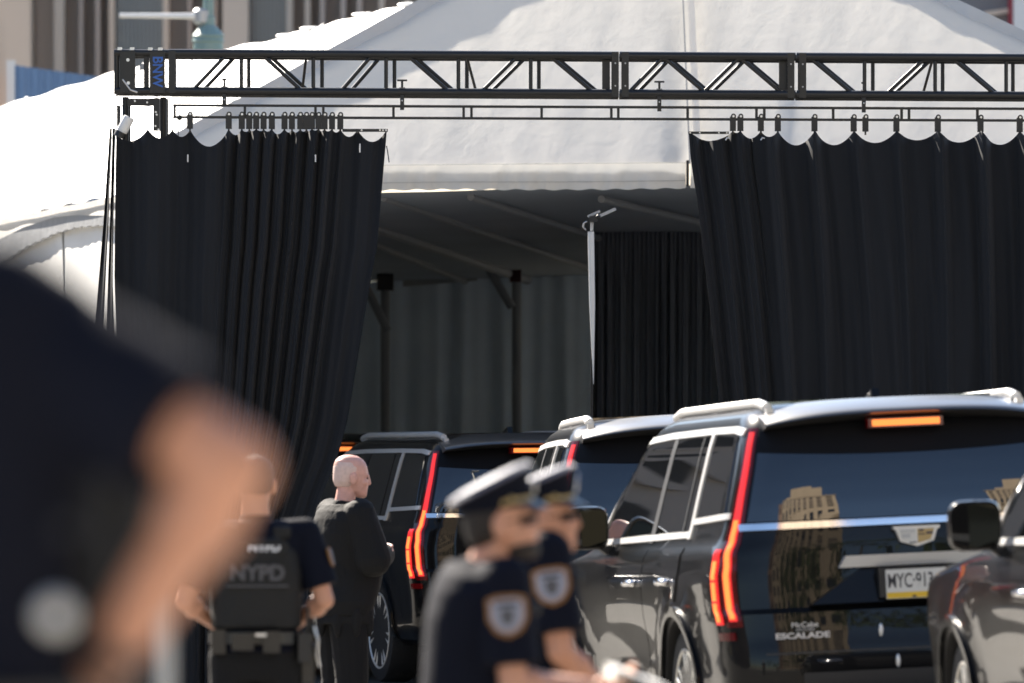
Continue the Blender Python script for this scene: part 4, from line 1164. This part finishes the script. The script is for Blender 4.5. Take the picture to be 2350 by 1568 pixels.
class Person:
    def __init__(s, label, loc, rz, k=1.0, lean=0.0, tilt=0.0, skin='skin', voxel=.008, bulk=1.0):
        s.t = thing('person', label, 'person', loc, (0, 0, R(rz)))
        s.armk = 1.0; s.k = k; s.vox = voxel; s.skin = M[skin]; s.bulk = bulk
        hip = Vector((0, 0, .93 * k))
        s.T = Matrix.Translation(hip) @ Matrix.Rotation(R(-lean), 4, 'X') @ Matrix.Translation(-hip)   # leans the trunk forward
        s.arms = {}; s.body = MB()
    def up(s, p): return s.T @ (Vector(p) * s.k)
    def torso(s, mb, g=0.0, z0=.86, z1=1.47, belly=0.0):
        k, b = s.k, s.bulk
        secs = [(.84, .155, .105, -.01), (.92, .168, .115, -.01), (1.0, .158, .108, .0), (1.10, .155, .108, .008 + belly * .2), (1.20, .168, .115, .006), (1.30, .182, .118, .0), (1.38, .190, .108, -.006), (1.43, .172, .092, -.012), (1.47, .11, .070, -.018), (1.50, .065, .058, -.016)]
        out = []
        for z, rx, ry, cy in secs:
            if z < z0 - 1e-6 or z > z1 + 1e-6: continue
            bl = belly * math.exp(-((z - 1.05) / .13) ** 2)
            out.append((0, (cy + bl * .5) * k, z * k, (rx * b + g) * k, (ry * b + bl * .5 + g) * k))
        mb.loft(out, 28, s.T, 2.3)
    def legs(s, mb, g=0.0, foot=True, spread=.10):
        k = s.k
        for sx in (-1, 1):
            h = Vector((sx * .092, -.01, .90)) * k; kn = Vector((sx * spread, .015, .49)) * k; an = Vector((sx * (spread + .01), -.02, .09)) * k
            mb.caps(h, (.088 + g) * k, kn, (.058 + g * 1.3) * k); mb.caps(kn, (.057 + g * 1.3) * k, an, (.040 + g * 1.9) * k)
            if foot: mb.ell((an.x, .045 * k, .040 * k), (.042 * k, .125 * k, .038 * k))
    def arm(s, side, sh, el, wr_, hd, pn, curl=.5, hand=True):
        s.arms[side] = [Vector(v) for v in (sh, el, wr_)] + [Vector(hd), Vector(pn), curl, hand]
    def make_body(s, headT, hk=1.0):
        mb = s.body; k = s.k
        s.torso(mb, -.012, .84, 1.47); s.legs(mb, -.006)
        for sd, (sh, el, wr_, hd, pn, cu, hn) in s.arms.items():
            ak = k * s.armk if sd == 'R' else k
            mb.caps(sh, .050 * k, el, .041 * ak); mb.caps(el, .042 * ak, wr_, .028 * ak)
            mb.ell(el + (wr_ - el) * .25, (.047 * ak,) * 3)
            if hn: hand_prims(mb, wr_, hd, pn, cu, k * 1.02, 1 if sd == 'R' else -1)
        nb = s.up((0, -.02, 1.43)); ht = headT @ Vector((0, -.018, .06)); 
        mb.caps(nb, .062 * k, ht, .054 * k)
        head_prims(mb, headT, hk)
        s.headT = headT
        s.b = blob(mb, 'body', s.skin, s.t, s.vox * .8, 3)
    def shirt(s, m, g=.012, sleeve=.85, z0=.88, name='shirt', slack=.014, belly=0.0, forearm=0.0):
        mb = MB(); k = s.k
        s.torso(mb, g, z0, 1.47, belly)
        for sd, (sh, el, wr_, *_r) in s.arms.items():
            inner = s.up((math.copysign(.10, sh.x), -.01, 1.40))
            mb.caps(inner, (.075 + g * .3) * k, sh, (.060 + g) * k)
            e2 = sh.lerp(el, sleeve)
            if forearm == 0:
                mb.ell(sh, ((.060 + g) * k,) * 3); mb.tube(sh, e2, (.058 + g) * k, (.047 + g + slack) * k, 18)
            else:
                mb.caps(sh, (.058 + g) * k, el, (.049 + g + slack) * k); mb.tube(el, el.lerp(wr_, forearm), (.049 + g + slack * .8) * k, (.036 + g) * k, 16)
        return blob(mb, name, m, s.t, s.vox, 4)
    def collar(s, m, r=.066, h=.05, y=-.02):
        c0 = s.up((0, y, 1.445)); c1 = c0 + (s.headT @ Vector((0, -.018, .06)) - c0).normalized() * h * s.k
        mb = MB().tube(c0, c1, (r + .014) * s.k, r * s.k, 22)
        return blob(mb, 'collar', m, s.t, s.vox * .8, 2)
    def trousers(s, m, g=.014):
        mb = MB(); k = s.k
        s.legs(mb, g, False)
        mb.loft([(0, -.01 * k, .80 * k, .165 * k, .115 * k), (0, -.01 * k, .88 * k, (.172 * s.bulk) * k, (.122 * s.bulk) * k), (0, -.008 * k, .99 * k, (.166 * s.bulk) * k, (.118 * s.bulk) * k)], 26, None, 2.3)
        blob(mb, 'trousers', m, s.t, s.vox, 4)
        for sx in (-1, 1):
            MB().loft([(sx * .11 * k, .045 * k, 0, .046 * k, .132 * k), (sx * .11 * k, .045 * k, .04 * k, .046 * k, .130 * k), (sx * .11 * k, .02 * k, .085 * k, .042 * k, .09 * k), (sx * .11 * k, -.02 * k, .12 * k, .042 * k, .05 * k)], 18).build('shoe', M['leather'], s.t, smooth=50)

def headpose(pos, yaw=0, nod=0, roll=0):
    return Matrix.Translation(pos) @ Euler((R(-nod), R(roll), R(yaw)), 'ZXY' if False else 'XYZ').to_matrix().to_4x4()

def police_cap(p, HT, hk, facet=True):
    S = HT @ Matrix.Scale(hk, 4)
    root = MB()
    # band
    tiltm = S @ Matrix.Translation((0, .008, .197)) @ Matrix.Rotation(R(17), 4, 'X')
    cb_ = MB(); vs = []; fs = []; n = 64
    for k_, (rx, ry, z, til) in enumerate(((.083, .103, .155, 0), (.086, .106, .176, 0), (.095, .110, .006, 1), (.120, .132, .032, 1))):
        for i in range(n):
            a = 2 * math.pi * i / n; q = Vector((rx * math.cos(a), ry * math.sin(a) - .004, z))
            vs.append((tiltm if til else S) @ q)
    for j in range(3):
        for i in range(n): fs.append((j * n + i, j * n + (i + 1) % n, (j + 1) * n + (i + 1) % n, (j + 1) * n + i))
    fs += [tuple(range(n - 1, -1, -1)), tuple(range(3 * n, 4 * n))]
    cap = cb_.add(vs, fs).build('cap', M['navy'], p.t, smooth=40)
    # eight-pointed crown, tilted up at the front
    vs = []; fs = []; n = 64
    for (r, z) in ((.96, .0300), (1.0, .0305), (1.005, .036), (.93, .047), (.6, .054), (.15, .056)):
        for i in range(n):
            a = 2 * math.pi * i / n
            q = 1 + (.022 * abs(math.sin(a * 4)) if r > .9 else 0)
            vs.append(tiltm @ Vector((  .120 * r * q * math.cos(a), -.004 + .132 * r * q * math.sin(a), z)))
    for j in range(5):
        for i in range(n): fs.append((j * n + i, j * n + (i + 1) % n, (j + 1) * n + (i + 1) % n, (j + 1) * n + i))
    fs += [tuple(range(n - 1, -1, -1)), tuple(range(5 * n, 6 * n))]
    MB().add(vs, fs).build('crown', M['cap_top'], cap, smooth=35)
    def visor(u, v):
        a = R(lerp(12, 168, u)); r = lerp(1.0, 1.62 + 0 * u, v)
        x, y = .086 * math.cos(a) * (1 + .10 * v), .106 * math.sin(a)
        return S @ Vector((x, y + .042 * v * math.sin(a) ** .6, .166 - .034 * v * math.sin(a)))
    MB().grid(visor, 30, 6, S.to_3x3() @ Vector((0, 0, .005))).build('visor', M['leather'], cap, smooth=50)
    MB().prism([S @ Vector(q) for q in ((-.018, .112, .185), (.018, .112, .185), (.022, .118, .215), (.0, .124, .245), (-.022, .118, .215))], S.to_3x3() @ Vector((0, .006, 0))).build('cap_badge', M['gold'] if False else M['satin'], cap)
    for sx in (-1, 1):
        MB().ell(S @ Vector((sx * .088, .045, .178)), (.009, .009, .009)).build('cap_button', M['gold'], cap, smooth=60)
    MB().grid(lambda u, v: S @ Vector((.0895 * math.cos(R(lerp(10, 170, u))), -.002 + .1105 * math.sin(R(lerp(10, 170, u))), lerp(.166, .178, v))), 30, 1, S.to_3x3() @ Vector((0, -.002, 0))).build('cap_strap', M['gold'], cap)
    return cap
def shoulder_patch(p, c, n, sz=.055, up=(0, 0, 1)):
    """cloth arm patch: pale shield with a tan border"""
    m = facing(c, n, up)
    out = [(-1, .85), (-.5, 1.0), (.5, 1.0), (1, .85), (1.0, -.2), (.62, -.85), (0, -1.1), (-.62, -.85), (-1, -.2)]
    b = MB().prism([m @ Vector((x * sz, y * sz, 0)) for x, y in out], m.to_3x3() @ Vector((0, 0, .008))).build('arm_patch', M['patch_edge'], p.t)
    f = MB().prism([m @ Vector((x * sz * .80, y * sz * .80, .0085)) for x, y in out], m.to_3x3() @ Vector((0, 0, .003))).build('patch_field', M['patch'], b)
    MB().prism([m @ Vector((x * sz * .36, -.1 * sz + y * sz * .42, .0118)) for x, y in out], m.to_3x3() @ Vector((0, 0, .002))).build('emblem', M['print_grey'], b)
    for k_ in (-1, 0, 1): MB().prism([m @ Vector((x * sz, y * sz, .0118)) for x, y in ((-.55, .62 + .0 * k_), (.55, .62), (.55, .46), (-.55, .46))], m.to_3x3() @ Vector((0, 0, .002))).build('patch_bar', M['navy'], b) if k_ == 0 else None
    return b

# --- bald man in black, arms folded, in front of the left curtain
dm = 52.0; xm = (786 - CX) / K * dm
p = Person('bald person in a black jacket with folded arms beside the SUV in the tent', (xm, dm, ground(xm, dm)), -66, 1.005, 3, skin='skin_pink', voxel=.0065, bulk=1.16)
p.arm('R', p.up((.215, -.005, 1.42)), p.up((.25, .07, 1.17)), p.up((.06, .22, 1.20)), (-1, .05, .10), (0, -1, 0), .35)
p.arm('L', p.up((-.215, -.005, 1.42)), p.up((-.25, .08, 1.17)), p.up((-.02, .22, 1.235)), (1, .25, -.12), (0, -1, 0), .35)
HT = headpose(p.up((0, .012, 1.515)), yaw=-8, nod=3)
p.make_body(HT, 1.03); eyes(HT, p.t, 1.03)
p.shirt(M['black_cloth'], .030, forearm=.96, z0=.84, name='jacket', slack=.026, belly=.05)
mb = MB(); mb.loft([(0, 0, .80, .205, .165), (0, .005, .90, .205, .165), (0, .005, 1.02, .20, .16), (0, 0, 1.15, .19, .145)], 30, None, 2.3)
for a in range(9): mb.ell((.2 * math.cos(a * .7), .15 * math.sin(a * .7), .82), (.03, .03, .1))
blob(mb, 'jacket_skirt', M['black_cloth'], p.t, .009, 4)
p.collar(M['black_cloth'], .064, .045)
p.trousers(M['trouser'], .030)
S = HT @ Matrix.Scale(1.03, 4)
mb = MB(); mb.loft([(0, -.030, .055, .052, .052), (0, -.024, .085, .0695, .073), (0, -.018, .115, .0755, .081), (0, -.012, .145, .0785, .0875), (0, -.010, .168, .0770, .0885), (0, -.009, .195, .068, .083)], 28, S)
blob(mb, 'hair', M['hair_white'], p.t, .006, 2)

# --- officer with a body vest, seen from behind, arms akimbo
dn = 38.0; xn = (588 - CX) / K * dn
p = Person('officer in navy short sleeves and a black vest lettered NYPD, seen from behind', (xn, dn, ground(xn, dn)), 3, .99, 0, skin='skin', bulk=1.04)
p.arm('R', p.up((.205, -.01, 1.415)), p.up((.285, -.04, 1.14)), p.up((.16, .15, 1.03)), (-.5, .8, -.1), (0, -1, -.2), .6)
p.arm('L', p.up((-.205, -.01, 1.415)), p.up((-.295, -.05, 1.13)), p.up((-.16, .15, 1.03)), (.5, .8, -.1), (0, -1, -.2), .6)
HT = headpose(p.up((0, .0, 1.515)), yaw=-6, nod=4)
p.make_body(HT, .98)
S = HT @ Matrix.Scale(.98, 4)
mb = MB(); mb.loft([(0, -.040, .062, .050, .055), (0, -.026, .090, .073, .075), (0, -.016, .125, .080, .090), (0, -.008, .165, .0815, .097), (0, -.008, .200, .072, .088), (0, -.009, .224, .052, .064), (0, -.008, .2415, .022, .028)], 28, S)
blob(mb, 'hair', M['hair'], p.t, .007, 3)
p.shirt(M['navy'], .012, sleeve=.80, slack=.018)
p.collar(M['navy'], .062, .05)
p.trousers(M['trouser'], .022)
mb = MB(); k = p.k
mb.loft([(0, 0, 1.02 * k, .188, .152), (0, 0, 1.10 * k, .190, .155), (0, 0, 1.25 * k, .194, .158), (0, -.004, 1.34 * k, .178, .152), (0, -.006, 1.40 * k, .135, .13)], 30, None, 3.0)
for sx in (-1, 1): mb.box((sx * .105, -.02, 1.425 * k), (.075, .20, .05))
vest = blob(mb, 'vest', M['vest'], p.t, .008, 4)
vy = -.164
MB().box2((-.125, vy, 1.205 * k), (.125, vy + .02, 1.30 * k)).build('rear_panel', M['vest'], vest)
MB().box2((-.13, vy - .003, 1.196 * k), (.13, vy + .01, 1.203 * k)).build('panel_strip', M['print_grey'], vest)
text('NYPD', 'lettering', .088, M['print_grey'], vest, facing((0.0, vy - .002, 1.252 * k), (0, -1, 0)), .001, sx=.98, bold=.003)
text('NYPD', 'lettering', .046, M['print_white'], vest, facing((.03, -.150, 1.360 * k), (0, -1, .12)), .003, sx=1.1, bold=.002)
MB().box2((-.08, -.152, 1.335 * k), (.13, -.13, 1.385 * k)).build('name_strip', M['vest'], vest)
belt = MB().loft([(0, -.008, .955 * k, .198, .150), (0, -.008, 1.005 * k, .198, .150)], 30, None, 2.3).build('duty_belt', M['leather'], p.t, smooth=40)
for x, y, w_, h_ in ((-.16, -.10, .06, .10), (-.06, -.155, .09, .07), (.06, -.158, .07, .09)):
    MB().box((x, y, .965 * k), (w_, .05, h_)).build('belt_pouch', M['leather'], belt)
MB().box((.015, -.186, .985), (.045, .006, .012)).build('belt_buckle', M['satin'], belt)
MB().box((.215, -.02, .88), (.05, .07, .20)).build('holster', M['leather'], belt)
MB().box((.222, -.035, 1.0), (.03, .045, .10), Euler((R(20), 0, 0)).to_matrix()).ell((.238, -.06, .93), (.012, .02, .02)).build('pistol_grip', M['steel_black'], belt)
MB().path([(.24, -.06, 1.02), (.255, -.07, .96), (.25, -.06, .90), (.262, -.05, .85)], .006, 6).build('key_clip', M['satin'], belt)
MB().box((.20, -.10, .93), (.055, .04, .12)).tube((.205, -.10, .99), (.215, -.10, 1.10), .006).build('radio', M['steel_black'], belt)
el = p.arms['R']; c = el[0].lerp(el[1], .38) + Vector((.072, -.012, .01))
shoulder_patch(p, c, (1, -.15, .25), .04)

# --- two capped officers in navy, seen from the side, looking right
HK = 1.0
def capped(label, px, d, k, lean, head_px, nod, seed, arm_px=None):
    x = (px - CX) / K * d; g = ground(x, d)
    p = Person(label, (x, d, g), -88, k, lean, skin='skin' if seed == 0 else 'skin_tan', bulk=1.24)
    p.arm('R', p.up((.205, .045, 1.435)), p.up((.255, .11, 1.15)), p.up((.13, .33, 1.17 if seed == 0 else .98)), (-.45, .85, .05), (-.3, -.1, 1), .55)
    p.arm('L', p.up((-.205, .045, 1.435)), p.up((-.25, .11, 1.15)), p.up((-.10, .33, 1.17 if seed == 0 else .98)), (.45, .85, .05), (.3, -.1, 1), .55)
    HT = headpose(p.up((0, .045, 1.485 if seed == 0 else 1.43)), yaw=0, nod=nod)
    p.make_body(HT, HK); eyes(HT, p.t, HK)
    p.shirt(M['navy'], .014, sleeve=.82, slack=.020)
    p.collar(M['navy'], .064, .024)
    p.trousers(M['trouser'], .02)
    mb = MB(); mb.loft([(0, -.052, .058, .046, .040), (0, -.034, .085, .070, .066), (0, -.028, .115, .0785, .076), (0, -.022, .155, .080, .084), (0, -.018, .18, .077, .084)], 28, HT @ Matrix.Scale(HK, 4))
    blob(mb, 'hair', M['hair'], p.t, .007, 2)
    if seed == 0:
        mb = MB(); mb.loft([(0, .060, .0, .030, .030), (0, .052, .012, .045, .048), (0, .044, .036, .057, .060), (0, .042, .050, .060, .060)], 24, HT @ Matrix.Scale(HK, 4))
        blob(mb, 'beard', M['hair'], p.t, .006, 2)
    police_cap(p, HT, HK)
    S_ = HT @ Matrix.Scale(HK, 4)
    gl = MB().grid(lambda u, v: S_ @ Vector((.074 * math.cos(R(lerp(28, 152, u))), .005 + .094 * math.sin(R(lerp(28, 152, u))) + .008, lerp(.100, .124, v))), 16, 2, S_.to_3x3() @ Vector((0, .003, 0)))
    for sx in (-1, 1): gl.tube(S_ @ Vector((sx * .066, .052, .118)), S_ @ Vector((sx * .079, -.012, .116)), .0025, n=5)
    gl.build('sunglasses', M['matt_black'], p.t, smooth=40)
    a = p.arms['R']; u = (a[1] - a[0]).normalized()
    shoulder_patch(p, a[0].lerp(a[1], .34) + Vector((.080, -.005, .004)), (1, -.12, .15), .058, -u)
    a = p.arms['L']
    shoulder_patch(p, a[0].lerp(a[1], .34) + Vector((-.080, -.005, .004)), (-1, -.12, .15), .058, -u)
    # chest kit
    c = p.up((.07, .135, 1.33))
    MB().box(c, (.05, .03, .08)).ell(c + Vector((0, .02, .04)), (.02, .01, .02)).build('chest_radio', M['steel_black'], p.t)
    MB().prism([p.up(q) for q in ((-.10, .132, 1.30), (-.05, .137, 1.30), (-.05, .137, 1.37), (-.075, .135, 1.385), (-.10, .132, 1.37))], (0, .006, 0)).build('chest_badge', M['satin'], p.t)
    MB().loft([(0, -.008, .95 * k, .228 * k, .16 * k), (0, -.008, 1.0 * k, .228 * k, .16 * k)], 30, None, 2.3).build('duty_belt', M['leather'], p.t, smooth=40)
    return p
p1 = capped('officer in a peaked navy cap in front, bearded, in profile, holding white papers', 1056, 26.0, 1.0, 9, None, -10, 0)
p2 = capped('officer in a peaked navy cap half hidden behind the bearded officer', 1178, 28.4, 1.032, 6, None, -6, 1)
# white papers in the front officer's hands
wpt = p1.t.matrix_basis @ (p1.arms['R'][2] + Vector((-.05, .10, .02)))
wq = P(1375, 1545, 26.0)
pp = thing('paper_pad', 'folded white papers held in the hands of the bearded capped officer', 'papers', tuple(wpt), (R(-14), R(8), R(-80)))
for kx in range(4):
    MB().grid(lambda u, v: Vector((lerp(-.075, .075, u), lerp(-.05, .13, v), .004 * kx + .02 * math.sin(v * 2.5 + kx * .5) + .006 * u)), 6, 8, (0, 0, .0012)).build('sheet', M['paper'], pp)

# --- foreground: officer raising an elbow, far out of focus
df = 9.5
sh, elb = P(-40, 715, df + .05), P(532, 1070, df - .05)
wri = P(236, 1535, df + .06)
px_ = -.635
loc = Vector((px_, df + .05, .30))
p = Person('blurred person in a navy shirt, bent bare elbow filling the lower left', tuple(loc), 0, 1.0, 0, skin='skin_tan', voxel=.009, bulk=1.05)
p.armk = 1.04
rel = lambda v: v - loc
p.arm('R', rel(sh), rel(elb), rel(wri), (-.8, .3, -.35), (-.2, -.9, .1), .8)
p.arm('L', Vector((-.21, 0, 1.41)), Vector((-.30, .02, 1.12)), Vector((-.14, .2, 1.0)), (.7, .5, -.1), (0, -1, 0), .6)
HT = headpose(Vector((0, .0, 1.53)), yaw=10, nod=0)
p.make_body(HT, 1.0)
p.shirt(M['navy'], .016, sleeve=.78, slack=.020)
p.collar(M['navy'], .062, .05)
p.trousers(M['trouser'], .02)
mb = MB(); mb.loft([(0, -.040, .062, .050, .055), (0, -.026, .090, .073, .075), (0, -.016, .125, .080, .090), (0, -.008, .165, .0815, .097), (0, -.008, .200, .072, .088), (0, -.009, .224, .052, .064), (0, -.008, .2415, .022, .028)], 28, HT)
blob(mb, 'hair', M['hair'], p.t, .008, 3)
rl = lambda px, py, d: P(px, py, d) - loc
q = rl(128, 1412, df - .18)
belt = MB().loft([(0, -.008, .955, .200, .148), (0, -.008, 1.005, .200, .148)], 30, None, 2.3).build('duty_belt', M['leather'], p.t, smooth=40)
w0 = rel(wri); fd = (rel(elb) - w0).normalized()
MB().lathe([(.038, -.012), (.041, -.008), (.041, .008), (.038, .012)], 24, fd.to_track_quat('Z', 'Y').to_matrix(), w0 + fd * .03).build('watch_strap', M['steel_black'], p.t, smooth=40)
MB().ell(q, (.017, .014, .017)).build('badge', M['satin'], p.t, smooth=60)
for px, py, r_ in ((150, 1215, .006), (235, 1222, .005)):
    MB().ell(rl(px, py, df - .19), (r_ * 1.6, r_, r_)).build('button', M['steel_black'], p.t, smooth=60)
gear = MB(); gear.box(rl(10, 1260, df + .10), (.21, .12, .34)); gear.box(rl(40, 1500, df + .10), (.20, .12, .22)); gear.box(rl(190, 1390, df + .20), (.13, .12, .22)); gear.box(rl(215, 1150, df + .20), (.12, .12, .26)); 
blob(gear, 'gear_pouch', M['vest'], p.t, .01, 3)

# grey barrier post
dp = 15.5; q = P(381, 1395, dp)
g_ = ground(q.x, dp)
bpst = thing('barrier_post', 'slim pale grey metal post standing blurred below the bent elbow', 'post', (q.x, dp, g_))
MB().tube((q.x, dp, g_ + .02), (q.x, dp, q.z), .014, n=12).build('tube', M['grey_metal'], bpst, world=True, smooth=40)
MB().lathe([(.14, 0), (.14, .012), (.05, .03), (.02, .04)], 20, None, (q.x, dp, g_)).build('base', M['steel_black'], bpst, world=True)
MB().ell((q.x, dp, q.z), (.018, .018, .018)).build('cap', M['grey_metal'], bpst, world=True, smooth=60)
